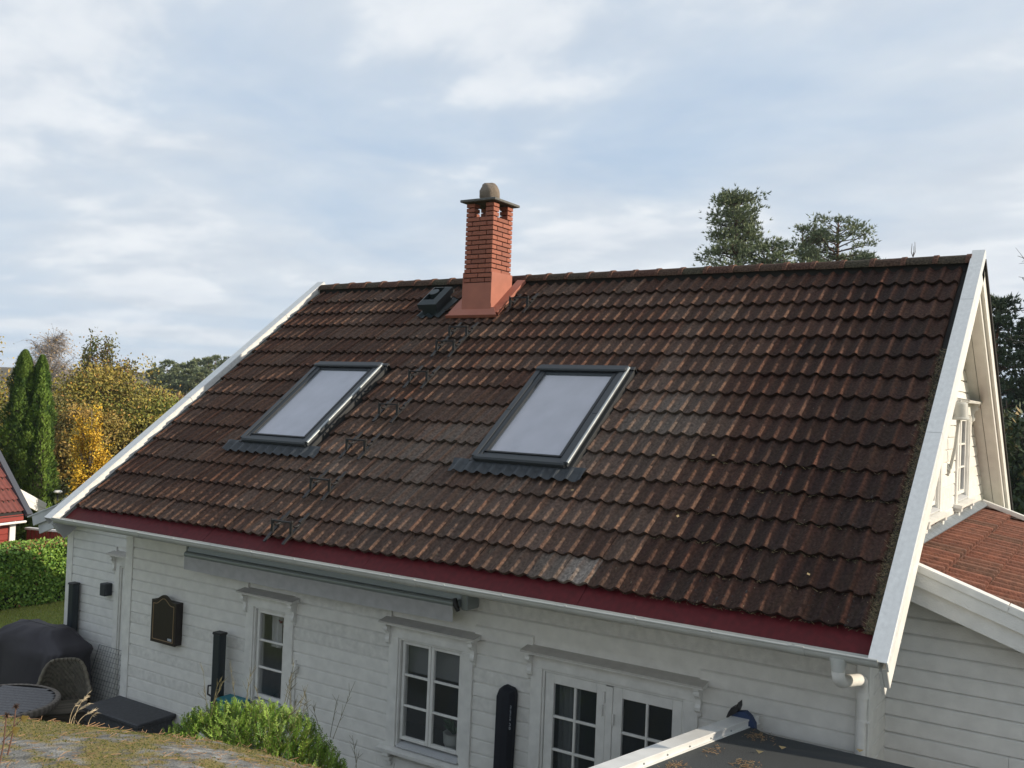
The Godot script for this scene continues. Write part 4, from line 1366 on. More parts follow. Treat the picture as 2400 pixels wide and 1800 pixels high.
func build_skylight(x0: float):
	var x1 := x0 + 1.14
	var s0 := 1.39
	var s1 := 3.06
	var fr := MB.new()
	var B := func(mb: MB, xa: float, xb: float, sa: float, sb: float, ha: float, hb: float, bv := 0.004):
		mb.bev(RT * Transform3D(Basis(), Vector3((xa + xb) * 0.5, (ha + hb) * 0.5, -(sa + sb) * 0.5)), Vector3(xb - xa, hb - ha, sb - sa), bv)
	# kerb flashing let into the tiles
	B.call(fr, x0 - 0.045, x0, s0 - 0.02, s1 + 0.05, -0.06, 0.048)
	B.call(fr, x1, x1 + 0.05, s0 - 0.02, s1 + 0.05, -0.06, 0.040)
	B.call(fr, x0 - 0.045, x1 + 0.05, s1, s1 + 0.06, -0.06, 0.055)
	var sk := part(fr, "skylight", M.sky_dark, house)
	# frame
	var f := MB.new()
	B.call(f, x0, x0 + 0.10, s0, s1, -0.05, 0.088)
	B.call(f, x1 - 0.10, x1, s0, s1, -0.05, 0.088)
	B.call(f, x0 + 0.1, x1 - 0.1, s1 - 0.13, s1, -0.05, 0.080)
	B.call(f, x0 + 0.1, x1 - 0.1, s0, s0 + 0.10, -0.05, 0.074)
	part(f, "frame", M.sky_frame, sk)
	# sash inside the frame
	var ss := MB.new()
	B.call(ss, x0 + 0.102, x0 + 0.135, s0 + 0.102, s1 - 0.132, 0.03, 0.092, 0.003)
	B.call(ss, x1 - 0.135, x1 - 0.102, s0 + 0.102, s1 - 0.132, 0.03, 0.092, 0.003)
	B.call(ss, x0 + 0.136, x1 - 0.136, s0 + 0.102, s0 + 0.125, 0.03, 0.086, 0.003)
	part(ss, "sash", M.sky_dark, sk)
	# side covers in two lengths, hood and lower cover
	for q in [[x0 - 0.004, x0 + 0.062], [x1 - 0.070, x1 + 0.006]]:
		for r in [[s0 + 0.005, s0 + 0.80], [s0 + 0.803, s1 - 0.004]]:
			var c := MB.new()
			B.call(c, q[0], q[1], r[0], r[1], 0.089, 0.103, 0.004)
			part(c, "side_cover", M.sky_frame, sk)
	var rl := MB.new()
	rl.tube([rp(x1 + 0.004, s0 + 0.01, 0.088), rp(x1 + 0.004, s1 - 0.01, 0.088)], [0.017], 10)
	part(rl, "cover_edge", M.zinc, sk)
	var hd := MB.new()
	B.call(hd, x0 - 0.008, x1 + 0.010, s1 - 0.11, s1 - 0.045, 0.090, 0.128, 0.012)
	B.call(hd, x0 + 0.004, x1, s1 - 0.044, s1 + 0.012, 0.082, 0.108, 0.008)
	part(hd, "hood", M.sky_frame, sk)
	var lc := MB.new()
	B.call(lc, x0 + 0.02, x1 - 0.015, s0 - 0.022, s0 + 0.055, 0.03, 0.100, 0.016)
	part(lc, "lower_cover", M.sky_frame, sk)
	var gl := MB.new()
	gl.quad(rp(x0 + 0.13, s0 + 0.12, 0.078), rp(x1 - 0.13, s0 + 0.12, 0.078), rp(x1 - 0.13, s1 - 0.125, 0.078), rp(x0 + 0.13, s1 - 0.125, 0.078))
	part(gl, "pane", M.glass, sk)
	var bl := MB.new()
	B.call(bl, x0 + 0.128, x1 - 0.128, s0 + 0.10, s1 - 0.13, 0.044, 0.048, 0.001)
	part(bl, "blind", M.blind, sk)
	# pleated apron dressed over the tiles below
	var ap := MB.new()
	var n := 218
	for i in n:
		var xa := lerpf(x0 - 0.25, x1 + 0.21, float(i) / n)
		var xb := lerpf(x0 - 0.25, x1 + 0.21, float(i + 1) / n)
		var ea := tprof(fposmod(xa, 0.3)) + 0.0016 * sin(xa * 419.0)
		var eb := tprof(fposmod(xb, 0.3)) + 0.0016 * sin(xb * 419.0)
		ap.quad(rp(xa, s0 - 0.165, ea + 0.008), rp(xb, s0 - 0.165, eb + 0.008), rp(xb, s0 - 0.06, eb + 0.012), rp(xa, s0 - 0.06, ea + 0.012))
		ap.quad(rp(xa, s0 - 0.06, ea + 0.012), rp(xb, s0 - 0.06, eb + 0.012), rp(xb, s0 + 0.01, 0.044), rp(xa, s0 + 0.01, 0.044))
	part(ap, "apron", M.sky_frame, sk)

func build_step(x: float, s: float):
	# tread bar on two legs, curved braces, and flat rails hooked over the tile course
	var w := 0.275
	var t := MB.new()
	var ta := rp(x - 0.006, s, 0.03) + Vector3(0, 0.138, 0)
	var tb := rp(x + w + 0.006, s, 0.03) + Vector3(0, 0.138, 0)
	t.beam(ta, tb, 0.046, 0.016, Vector3.UP, 0.002)
	t.bbox(ta + Vector3(-0.008, -0.004, -0.015), ta + Vector3(0.002, 0.022, 0.015), 0.002)
	t.bbox(tb + Vector3(-0.002, -0.004, -0.015), tb + Vector3(0.008, 0.022, 0.015), 0.002)
	var st := part(t, "roof_step", M.step_top, house)
	for q in [x, x + w]:
		var mb := MB.new()
		mb.beam(rp(q, s - 0.135, 0.040), rp(q, s + 0.33, 0.050), 0.036, 0.012, RT.basis.y)
		part(mb, "rail", M.step, st)
		var l := MB.new()
		var p := rp(q, s, 0.035)
		l.beam(p, p + Vector3(0, 0.127, 0), 0.034, 0.016, Vector3(0, 0, 1))
		part(l, "leg", M.step, st)
		var b := MB.new()
		var top := p + Vector3(0, 0.12, 0)
		var e := rp(q, s + 0.17, 0.045)
		var c := (top + e) * 0.5 - Vector3(0, 0.032, -0.012)
		b.tube([top, top.lerp(c, 0.5) - Vector3(0, 0.004, 0), c, c.lerp(e, 0.5) - Vector3(0, 0.006, 0), e], [0.0115], 6)
		part(b, "brace", M.step, st)
		var cl := MB.new()
		cl.bev(RT * Transform3D(Basis(), Vector3(q, 0.06, -(s + 0.2))), Vector3(0.036, 0.024, 0.07), 0.004)
		part(cl, "clamp", M.step, st)

# ------------------------------------------------------------------ shed with felt roof
func build_shed():
	var sh := thing("shed", Vector3(9.6, GY, 0.6), "low shed with dark felt roof and white metal edge strip, beside the house wall", "shed")
	var yf := -1.03
	var poly := PackedVector2Array([Vector2(8.66, 0.36), Vector2(11.7, 0.34), Vector2(11.7, -2.0), Vector2(7.95, -2.0), Vector2(8.46, 0.42), Vector2(8.50, 0.47), Vector2(8.56, 0.42), Vector2(8.60, 0.385)])
	# plan polygon in (x, -z)
	var T := Transform3D(Basis(Vector3(1, 0, 0), Vector3(0, 0, -1), Vector3(0, 1, 0)), Vector3(0, yf - 0.10, 0))
	var rf := MB.new()
	rf.extrude(poly, T, 0.10)
	part(rf, "felt_roof", M.felt, sh)
	var wl := MB.new()
	wl.extrude(PackedVector2Array([Vector2(8.7, 0.25), Vector2(11.55, 0.25), Vector2(11.55, -1.85), Vector2(8.25, -1.85)]), Transform3D(T.basis, Vector3(0, GY - 0.1, 0)), yf - 0.10 - GY + 0.1)
	part(wl, "wall", M.shed_wood, sh)
	# edge strip: broad top, set-back face and a small foot
	var a := Vector3(8.462, 0, -0.585)
	var b := Vector3(7.86, 0, 1.95)
	var st := MB.new()
	var up := Vector3.UP
	st.beam(a + up * -0.975, b + up * -0.975, 0.135, 0.014, up, 0.002)
	var off := (b - a).normalized().cross(up) * -0.055
	st.beam(a + up * -1.003 + off, b + up * -1.003 + off, 0.012, 0.040, up, 0.001)
	st.beam(a + up * -1.027 + off * 1.18, b + up * -1.027 + off * 1.18, 0.024, 0.008, up, 0.001)
	st.beam(a + up * -1.02, b + up * -1.02, 0.09, 0.07, up)
	var sp := part(st, "edge_strip", M.strip, sh)
	for i in 9:
		var p := a.lerp(b, 0.05 + 0.105 * i) + up * -1.006 + off * 1.13
		var sc := MB.new()
		sc.tube([p, p + off.normalized() * 0.007], [0.008, 0.005], 8)
		part(sc, "screw", M.zinc, sp)
	# needles and leaves lying on the felt
	var nd := MB.new()
	for i in 420:
		var cl: Vector2 = [Vector2(8.62, -0.25), Vector2(8.42, 0.25), Vector2(8.34, 0.72), Vector2(8.75, 0.4), Vector2(9.2, 0.5)][rng.randi() % 5]
		var p := Vector3(cl.x + rng.randfn(0, 0.055), yf + rng.randf_range(0.002, 0.014), cl.y + rng.randfn(0, 0.055))
		if p.x < 8.56 - (p.z + 0.4) * 0.23: continue
		var an := rng.randf() * TAU
		var d := Vector3(cos(an), rng.randf_range(-0.15, 0.25), sin(an)) * rng.randf_range(0.012, 0.035)
		nd.col = Color(0.26, 0.13, 0.06).lerp(Color(0.36, 0.27, 0.15), rng.randf())
		nd.beam(p, p + d, 0.003, 0.002)
	var n := solo(nd, "needle_litter", M.leaf_v, Vector3(8.6, yf, 0.2), "brown pine needle litter lying on the dark felt roof", "needles")
	n.set_meta("kind", "stuff")
	var lv := MB.new()
	for q in [[8.86, -0.1], [9.35, -0.42], [8.98, 0.62], [8.75, 0.10], [9.5, 0.3]]:
		lv.col = Color(0.45, 0.33, 0.16)
		var p := Vector3(q[0], yf + 0.012, q[1])
		lv.quad(p + Vector3(-0.03, 0.01, 0), p + Vector3(0, -0.006, 0.018), p + Vector3(0.03, 0.012, 0), p + Vector3(0, 0.004, -0.018))
	var ll := solo(lv, "dead_leaves", M.leaf_v, Vector3(9, yf, 0.1), "few dead tan leaves lying on the dark felt roof", "leaves")
	ll.set_meta("kind", "stuff")
	# blue and black cloth thing hung against the wall behind the strip
	var bc := thing("cloth_cover", Vector3(8.36, GY, ZW + 0.2), "blue cloth cover with black pointed top standing behind shed edge strip", "cover")
	var zc := ZW + 0.2
	var bd := MB.new()
	var prof := PackedVector2Array([Vector2(8.345, -0.96), Vector2(8.40, -0.925), Vector2(8.455, -0.915), Vector2(8.50, -0.945), Vector2(8.535, -1.0), Vector2(8.55, -1.2), Vector2(8.52, -1.9), Vector2(8.46, -1.9), Vector2(8.44, -1.15), Vector2(8.415, -1.04), Vector2(8.40, -1.16), Vector2(8.39, -1.9), Vector2(8.33, -1.9), Vector2(8.335, -1.2)])
	bd.extrude(prof, Transform3D(Basis(), Vector3(0, 0, zc - 0.03)), 0.06)
	part(bd, "cloth", M.blue_cloth, bc)
	var tp := MB.new()
	var pp := PackedVector2Array([Vector2(8.306, -0.985), Vector2(8.322, -0.94), Vector2(8.345, -0.90), Vector2(8.385, -0.882), Vector2(8.402, -0.845), Vector2(8.405, -0.89), Vector2(8.392, -0.93), Vector2(8.345, -0.965), Vector2(8.322, -0.983)])
	tp.extrude(pp, Transform3D(Basis(), Vector3(0, 0, zc - 0.05)), 0.10)
	part(tp, "pointed_top", M.black, bc)
	var pl := MB.new()
	pl.tube([Vector3(8.36, GY, zc), Vector3(8.36, -0.95, zc)], [0.014], 8)
	part(pl, "pole", M.black, bc)

# ------------------------------------------------------------------ things round the patio
func build_patio():
	# awning cassette under the eaves
	var aw := thing("awning", Vector3(3.6, -0.65, -0.5), "long grey awning cassette with pale valance under the gutter", "awning")
	var c := MB.new()
	c.extrude(PackedVector2Array([Vector2(-0.628, -0.345), Vector2(-0.628, -0.50), Vector2(-0.56, -0.52), Vector2(-0.47, -0.50), Vector2(-0.43, -0.44), Vector2(-0.44, -0.385), Vector2(-0.50, -0.345)]), Transform3D(Basis(Vector3(0, 0, 1), Vector3(0, 1, 0), Vector3(-1, 0, 0)), Vector3(5.60, 0, 0)), 4.05)
	part(c, "cassette", M.awning_case, aw)
	var fb := MB.new()
	fb.tube([Vector3(1.54, -0.475, -0.415), Vector3(5.60, -0.475, -0.415)], [0.034], 12)
	part(fb, "front_bar", M.awning_case, aw)
	for e in [1.52, 5.605]:
		var ec := MB.new()
		ec.bbox(Vector3(e, -0.53, -0.629), Vector3(e + 0.028 + (0.05 if e > 3 else 0.0), -0.335, -0.42), 0.012)
		part(ec, "end_cap", M.awning_case, aw)
	var ar := MB.new()
	ar.tube([Vector3(5.56, -0.42, -0.385), Vector3(5.58, -0.47, -0.37), Vector3(5.60, -0.535, -0.39)], [0.022, 0.03, 0.02], 8)
	part(ar, "crank_bracket", M.black, aw)
	var va := MB.new()
	var n := 60
	for i in n:
		var xa := lerpf(1.53, 5.53, float(i) / n)
		var xb := lerpf(1.53, 5.53, float(i + 1) / n)
		var za := -0.40 + 0.004 * sin(i * 0.9)
		var zb := -0.40 + 0.004 * sin((i + 1) * 0.9)
		var ya := -0.655 - 0.012 * sin(PI * i / n)
		var yb := -0.655 - 0.012 * sin(PI * (i + 1) / n)
		va.quad(Vector3(xa, ya, za), Vector3(xb, yb, zb), Vector3(xb, -0.49, -0.398), Vector3(xa, -0.49, -0.398))
	part(va, "valance", M.canvas, aw)
	# dark wall cabinet with arched top
	var cb := thing("wall_cabinet", Vector3(1.03, -1.65, ZW), "dark brown cabinet with arched top and gold line, on the house wall", "cabinet")
	var bx := MB.new()
	bx.bbox(Vector3(0.80, -1.655, ZW + 0.019), Vector3(1.265, -1.135, ZW + 0.105), 0.004)
	part(bx, "body", M.cabinet, cb)
	var arch := func(x0: float, x1: float, yb: float, ysh: float, rise: float) -> PackedVector2Array:
		var p := PackedVector2Array([Vector2(x0, yb), Vector2(x1, yb), Vector2(x1, ysh)])
		for i in 17:
			var t := 1.0 - i / 16.0
			var u := clampf((t - 0.14) / 0.72, 0.0, 1.0)
			p.append(Vector2(lerpf(x0, x1, t), ysh + rise * sin(PI * u) * (0.35 + 0.65 * sin(PI * u))))
		p.append(Vector2(x0, ysh))
		return p
	var dr := MB.new()
	dr.extrude(arch.call(0.798, 1.267, -1.658, -1.135, 0.078), Transform3D(Basis(), Vector3(0, 0, ZW + 0.106)), 0.022)
	part(dr, "door", M.cabinet, cb)
	var gp: PackedVector2Array = arch.call(0.838, 1.227, -1.618, -1.178, 0.075)
	var gl := MB.new()
	for i in gp.size():
		var a := gp[i]
		var b := gp[(i + 1) % gp.size()]
		if a.distance_to(b) < 0.001: continue
		gl.beam(Vector3(a.x, a.y, ZW + 0.130), Vector3(b.x, b.y, ZW + 0.130), 0.004, 0.008, Vector3(0, 0, 1).cross(Vector3(b.x - a.x, b.y - a.y, 0)).normalized())
	part(gl, "gold_line", M.gold, cb)
	var lp := MB.new()
	lp.bbox(Vector3(1.13, -1.605, ZW + 0.1285), Vector3(1.205, -1.575, ZW + 0.131), 0.001)
	part(lp, "maker_plate", M.letter, cb)
	# small wall light box on the lean-to wall
	var wl := MB.new()
	wl.bbox(Vector3(-1.20, -1.475, -1.262), Vector3(-1.075, -1.30, -1.14), 0.008)
	solo(wl, "wall_light", M.lamp_box, Vector3(-1.14, -1.475, -1.2), "small dark box-shaped light on the white lean-to wall", "light")
	# upright side-screen cassettes with pull handles
	for q in [[-1.87, -1.18, -1.40, "dark upright screen cassette with handle at the lean-to wall corner"], [2.115, ZW + 0.16, -1.34, "dark upright screen cassette with handle between cabinet and narrow window"]]:
		var p := thing("screen_cassette", Vector3(q[0], GY, q[1]), q[3], "screen", "upright screen cassettes")
		var m := MB.new()
		var poly := PackedVector2Array()
		for k in 16:
			var a := TAU * k / 16
			poly.append(Vector2(q[0] + signf(cos(a)) * 0.035 + cos(a) * 0.036, -q[1] + signf(sin(a)) * 0.02 + sin(a) * 0.036))
		m.extrude(poly, Transform3D(Basis(Vector3(1, 0, 0), Vector3(0, 0, -1), Vector3(0, 1, 0)), Vector3(0, GY, 0)), q[2] - GY)
		part(m, "housing", M.cassette, p)
		var tc := MB.new()
		tc.bbox(Vector3(q[0] - 0.074, q[2] - 0.02, q[1] - 0.058), Vector3(q[0] + 0.074, q[2] + 0.012, q[1] + 0.058), 0.01)
		part(tc, "top_cap", M.black, p)
		var h := MB.new()
		var hx: float = q[0] - 0.072
		var hy: float = q[2] - 0.62
		h.tube([Vector3(hx, hy, q[1] + 0.03), Vector3(hx - 0.05, hy - 0.01, q[1] + 0.035), Vector3(hx - 0.055, hy - 0.11, q[1] + 0.035), Vector3(hx, hy - 0.125, q[1] + 0.03)], [0.011], 8)
		part(h, "handle", M.black, p)
		var fpost := MB.new()
		fpost.bbox(Vector3(q[0] + 0.078, GY, q[1] - 0.03), Vector3(q[0] + 0.14, q[2] - 0.78, q[1] + 0.03), 0.006)
		part(fpost, "catch_post", M.black, p)
	# teal crate beside the second cassette
	var tl := thing("teal_crate", Vector3(2.3, GY, -0.45), "teal plastic crate on a stand beside the dark screen cassette", "crate")
	var tb := MB.new()
	tb.bbox(Vector3(2.27, -2.22, -0.55), Vector3(2.58, -2.06, -0.35), 0.012)
	part(tb, "crate_body", M.teal, tl)
	var ts := MB.new()
	ts.bbox(Vector3(2.30, GY, -0.53), Vector3(2.55, -2.222, -0.37), 0.006)
	part(ts, "stand", M.shed_wood, tl)
	var tr := MB.new()
	tr.bbox(Vector3(2.255, -2.06, -0.565), Vector3(2.595, -2.035, -0.335), 0.008)
	part(tr, "rim", M.teal, tl)
	# switch box and its conduit by the narrow window
	var sb := thing("junction_box", Vector3(3.25, -1.6, ZW), "small white junction box beside the narrow window casing", "box")
	var s1 := MB.new()
	s1.bbox(Vector3(3.19, -1.615, ZW + 0.02), Vector3(3.275, -1.53, ZW + 0.07), 0.006)
	part(s1, "box_body", M.white_trim, sb)
	var s2 := MB.new()
	s2.tube([Vector3(3.225, -1.53, ZW + 0.03), Vector3(3.225, -1.48, ZW + 0.03)], [0.012], 8)
	s2.tube([Vector3(3.225, -1.615, ZW + 0.03), Vector3(3.225, GY, ZW + 0.03)], [0.009], 8)
	part(s2, "cable", M.white_trim, sb)
	# ski bag leaning on the wall
	var bg := thing("ski_bag", Vector3(6.05, GY, ZW + 0.14), "tall navy ski bag with white lettering leaning between the windows", "bag")
	var bm := MB.new()
	var zs := ZW + 0.06
	var bp := PackedVector2Array([Vector2(5.985, GY), Vector2(6.125, GY), Vector2(6.15, -2.3), Vector2(6.165, -1.8), Vector2(6.18, -1.28), Vector2(6.172, -1.232), Vector2(6.15, -1.215), Vector2(6.065, -1.198), Vector2(6.045, -1.205), Vector2(6.0, -1.245), Vector2(5.98, -1.30), Vector2(5.975, -1.8), Vector2(5.965, -2.3)])
	# soft body: rounded over from edge to middle
	var ctr := Vector2(6.075, -1.9)
	for i in bp.size():
		var a := bp[i]
		var b := bp[(i + 1) % bp.size()]
		var f := func(p: Vector2, k: float) -> Vector2: return Vector2(lerpf(p.x, 6.075, k), lerpf(p.y, clampf(p.y, GY, -1.30), k))
		var a1: Vector2 = f.call(a, 0.28)
		var b1: Vector2 = f.call(b, 0.28)
		var a2: Vector2 = f.call(a, 1.0)
		var b2: Vector2 = f.call(b, 1.0)
		bm.quad(Vector3(a.x, a.y, zs + 0.03), Vector3(b.x, b.y, zs + 0.03), Vector3(b1.x, b1.y, zs + 0.085), Vector3(a1.x, a1.y, zs + 0.085))
		bm.quad(Vector3(a1.x, a1.y, zs + 0.085), Vector3(b1.x, b1.y, zs + 0.085), Vector3(b2.x, b2.y, zs + 0.098), Vector3(a2.x, a2.y, zs + 0.098))
		bm.quad(Vector3(a.x, a.y, zs - 0.02), Vector3(b.x, b.y, zs - 0.02), Vector3(b.x, b.y, zs + 0.03), Vector3(a.x, a.y, zs + 0.03))
	part(bm, "bag_body", M.navy, bg)
	var tm := TextMesh.new()
	var sf := SystemFont.new()
	sf.font_names = PackedStringArray(["Droid Sans"])
	tm.font = sf
	tm.text = "BVOVA OB"
	tm.font_size = 16
	tm.pixel_size = 0.0031
	tm.depth = 0.002
	tm.material = M.letter
	var ti := MeshInstance3D.new()
	ti.mesh = tm
	ti.name = "lettering"
	bg.add_child(ti)
	ti.transform = Transform3D(Basis(Vector3(0, 0, 1), -0.62) * Basis(Vector3(0, 0, 1), -PI / 2 + 0.62), Vector3(6.148, -1.475, zs + 0.070))
	ti.rotation.y = 0.0
	ti.position -= bg.position
	# storage box
	var so := thing("storage_box", Vector3(0.66, GY, -0.36), "low dark grey storage box with flat lid against the house wall", "box")
	var lid := MB.new()
	lid.bbox(Vector3(0.10, -2.555, -0.625), Vector3(1.24, -2.50, -0.075), 0.012)
	part(lid, "lid", M.box_lid, so)
	var bb := MB.new()
	bb.bbox(Vector3(0.13, GY, -0.60), Vector3(1.21, -2.556, -0.105), 0.01)
	part(bb, "body", M.box_side, so)
	for k in 3:
		var gr := MB.new()
		gr.bbox(Vector3(0.128, GY + 0.12 + 0.14 * k, -0.106), Vector3(1.212, GY + 0.135 + 0.14 * k, -0.100), 0.002)
		part(gr, "plank_bead", M.black, so)
	# wire mesh panel leaning on the lean-to wall
	var mp := thing("wire_mesh_panel", Vector3(-0.85, GY, -1.05), "grey wire mesh panel leaning against the white lean-to wall", "mesh panel")
	var wm := MB.new()
	var P := func(u: float, v: float) -> Vector3: return Vector3(lerpf(-1.28, -0.58, u), lerpf(GY, -2.20, v), lerpf(-0.95, -1.235, v))
	for i in 13: wm.tube([P.call(i / 12.0, 0.0), P.call(i / 12.0, 1.0)], [0.0022], 5, false)
	for j in 16: wm.tube([P.call(0.0, j / 15.0), P.call(1.0, j / 15.0)], [0.0022], 5, false)
	part(wm, "wires", M.wire, mp)
	var we := MB.new()
	we.tube([P.call(0, 0), P.call(1, 0), P.call(1, 1), P.call(0, 1), P.call(0, 0)], [0.005], 6)
	part(we, "rim", M.wire, mp)
	build_table()
	build_chair()
	build_grill()

func build_table():
	var ctr := Vector3(-0.40, -2.36, 0.70)
	var r := 0.69
	var t := thing("round_table", Vector3(ctr.x, GY, ctr.z), "round slatted table with wicker rim beside the rock", "table")
	var dir := Vector3(0.90, 0, -0.43).normalized()
	var nrm := Vector3(-dir.z, 0, dir.x)
	var k := -7
	while k <= 7:
		var o := k * 0.086
		var w := 0.078
		var hl := sqrt(maxf(0.0, (r - 0.05) * (r - 0.05) - pow(absf(o) + w * 0.5, 2.0)))
		if hl > 0.05:
			var s := MB.new()
			s.beam(ctr + nrm * o - dir * hl, ctr + nrm * o + dir * hl, w, 0.02, Vector3.UP, 0.003)
			part(s, "slat", M.table_wood, t)
		k += 1
	var disc := MB.new()
	disc.tube([ctr - Vector3(0, 0.045, 0), ctr - Vector3(0, 0.012, 0)], [r - 0.03], 40)
	part(disc, "under_board", M.black, t)
	var rim := MB.new()
	var n := 120
	for i in n:
		var a0 := TAU * i / n
		var a1 := TAU * (i + 1) / n
		rim.col = Color(0.155, 0.135, 0.115) * (0.75 + 0.35 * float(i % 2)) 
		var d0 := Vector3(cos(a0), 0, sin(a0))
		var d1 := Vector3(cos(a1), 0, sin(a1))
		var pr := [Vector2(r - 0.06, 0.008), Vector2(r - 0.02, 0.014), Vector2(r, 0.004), Vector2(r + 0.004, -0.03), Vector2(r - 0.01, -0.07)]
		for q in 4:
			rim.quad(ctr + d1 * pr[q].x + Vector3.UP * pr[q].y, ctr + d0 * pr[q].x + Vector3.UP * pr[q].y, ctr + d0 * pr[q + 1].x + Vector3.UP * pr[q + 1].y, ctr + d1 * pr[q + 1].x + Vector3.UP * pr[q + 1].y)
	part(rim, "wicker_rim", M.wicker, t)
	var st := MB.new()
	for a in [0.4, 1.97, 3.54, 5.11]:
		var d := Vector3(cos(a), 0, sin(a))
		st.tube([Vector3(ctr.x, -2.42, ctr.z) + d * 0.35, Vector3(ctr.x, GY, ctr.z) + d * 0.45], [0.03], 8)
	part(st, "legs", M.black, t)

func build_chair():
	var o := Vector3(-0.50, GY, -0.20)
	var t := thing("wicker_chair", o, "grey brown wicker armchair with rounded back at the round table", "chair")
	var yaw := 0.95
	var B := Basis(Vector3.UP, yaw)
	# woven shell: U-shaped plan, back high, arms lower; rows of strands
	var sh := MB.new()
	var rows := 30
	var cols := 56
	var prof := func(u: float) -> Vector3:
		# u 0..1 round from the front of one arm, behind, to the other; returns (x, z, top)
		var a := lerpf(-0.22 * PI, 1.22 * PI, u)
		var x := cos(a) * 0.33
		var z := -sin(a) * 0.33
		if a < 0: z = 0.30 * (-a / (0.22 * PI)) * 0.9; x = 0.33
		if a > PI: z = 0.30 * ((a - PI) / (0.22 * PI)) * 0.9; x = -0.33
		var back := clampf(sin(clampf(a, 0.0, PI)), 0.0, 1.0)
		var top := 0.64 + 0.31 * smoothstep(0.25, 0.95, back)
		return Vector3(x, z, top)
	var P := func(i: int, j: int, e: float) -> Vector3:
		var pr: Vector3 = prof.call(float(i) / cols)
		var h := lerpf(0.03, pr.z, float(j) / rows)
		var flare := 1.0 + 0.10 * (h - 0.4)
		var w: float = (0.006 if (i + j) % 2 == 0 else -0.004) + e
		return o + B * Vector3(pr.x * (flare + w * 3.0), h, pr.y * (flare + w * 3.0))
	for i in cols:
		for j in rows:
			sh.col = Color(0.110, 0.098, 0.075) * rng.randf_range(0.72, 1.2)
			sh.quad(P.call(i + 1, j, 0), P.call(i, j, 0), P.call(i, j + 1, 0), P.call(i + 1, j + 1, 0))
			sh.quad(P.call(i, j, -0.03), P.call(i + 1, j, -0.03), P.call(i + 1, j + 1, -0.03), P.call(i, j + 1, -0.03))
	part(sh, "woven_shell", M.wicker, t)
	var rim := MB.new()
	var pts := []
	for i in cols + 1: pts.append(P.call(i, rows, -0.015))
	for i in pts.size() - 1:
		rim.col = Color(0.16, 0.14, 0.105) * rng.randf_range(0.8, 1.15)
		rim.tube([pts[i], pts[i + 1]], [0.024], 8, false)
	part(rim, "rim", M.wicker, t)
	var seat := MB.new()
	for k in 22:
		seat.col = Color(0.115, 0.10, 0.078) * rng.randf_range(0.7, 1.25)
		var z := lerpf(-0.25, 0.28, k / 21.0)
		var hw := 0.30
		seat.tube([o + B * Vector3(-hw, 0.43, z), o + B * Vector3(0, 0.42, z), o + B * Vector3(hw, 0.43, z)], [0.0135], 6)
	part(seat, "seat", M.wicker, t)
	var fr := MB.new()
	for k in 22:
		fr.col = Color(0.105, 0.092, 0.072) * rng.randf_range(0.7, 1.25)
		var y := lerpf(0.03, 0.41, k / 21.0)
		fr.tube([o + B * Vector3(-0.31, y, 0.27), o + B * Vector3(0.31, y, 0.27)], [0.011], 6)
	part(fr, "front_panel", M.wicker, t)

func build_grill():
	var o := Vector3(-2.02, GY - 0.03, -0.80)
	var t := thing("covered_grill", o, "barbecue grill under a dark fabric cover beside the wicker chair", "grill")
	var mb := MB.new()
	var nz := FastNoiseLite.new()
	nz.seed = 91; nz.frequency = 1.6; nz.fractal_octaves = 3
	var nu := 96
	# stacked outlines: half width, half depth, height, roundness
	var lv := [[0.86, 0.33, 0.06], [0.86, 0.33, 0.45], [0.86, 0.335, 0.80], [0.87, 0.34, 0.905], [0.86, 0.325, 0.945], [0.72, 0.29, 1.00], [0.56, 0.25, 1.10], [0.46, 0.17, 1.165], [0.40, 0.07, 1.18], [0.37, 0.005, 1.183]]
	var P := func(i: int, j: int) -> Vector3:
		var a := TAU * i / nu
		var e := 0.32 if j < 6 else 0.45
		var c := signf(cos(a)) * pow(absf(cos(a)), e)
		var s := signf(sin(a)) * pow(absf(sin(a)), e)
		var q: Array = lv[j]
		var p := Vector3(c * q[0], q[2], s * q[1])
		var fold := nz.get_noise_3d(p.x * 1.6, p.y * 1.1, p.z * 2.0) * 0.085
		if j < 4: fold += 0.018 * sin(a * 17.0 + p.y * 2.0) * (1.0 - 0.2 * j)
		var n := Vector3(c, 0.5, s).normalized()
		if j == lv.size() - 1: fold = 0.0
		return o + p + n * fold
	for i in nu:
		for j in lv.size() - 1:
			mb.quad(P.call(i + 1, j), P.call(i, j), P.call(i, j + 1), P.call(i + 1, j + 1))
	part(smooth(mb), "fabric_cover", M.cover, t)
	for q in [[-0.7, 0.2], [0.7, 0.2], [-0.7, -0.2], [0.7, -0.2]]:
		var l := MB.new()
		l.tube([o + Vector3(q[0], 0, q[1]), o + Vector3(q[0], 0.2, q[1])], [0.03], 8)
		part(l, "leg", M.black, t)
func smooth(mb: MB) -> MB:
	# average the normals of vertices that share a place
	var acc := {}
	for i in mb.v.size():
		var k := Vector3i((mb.v[i] * 4000.0).round())
		acc[k] = acc.get(k, Vector3.ZERO) + mb.n[i]
	for i in mb.v.size():
		mb.n[i] = acc[Vector3i((mb.v[i] * 4000.0).round())].normalized()
	return mb

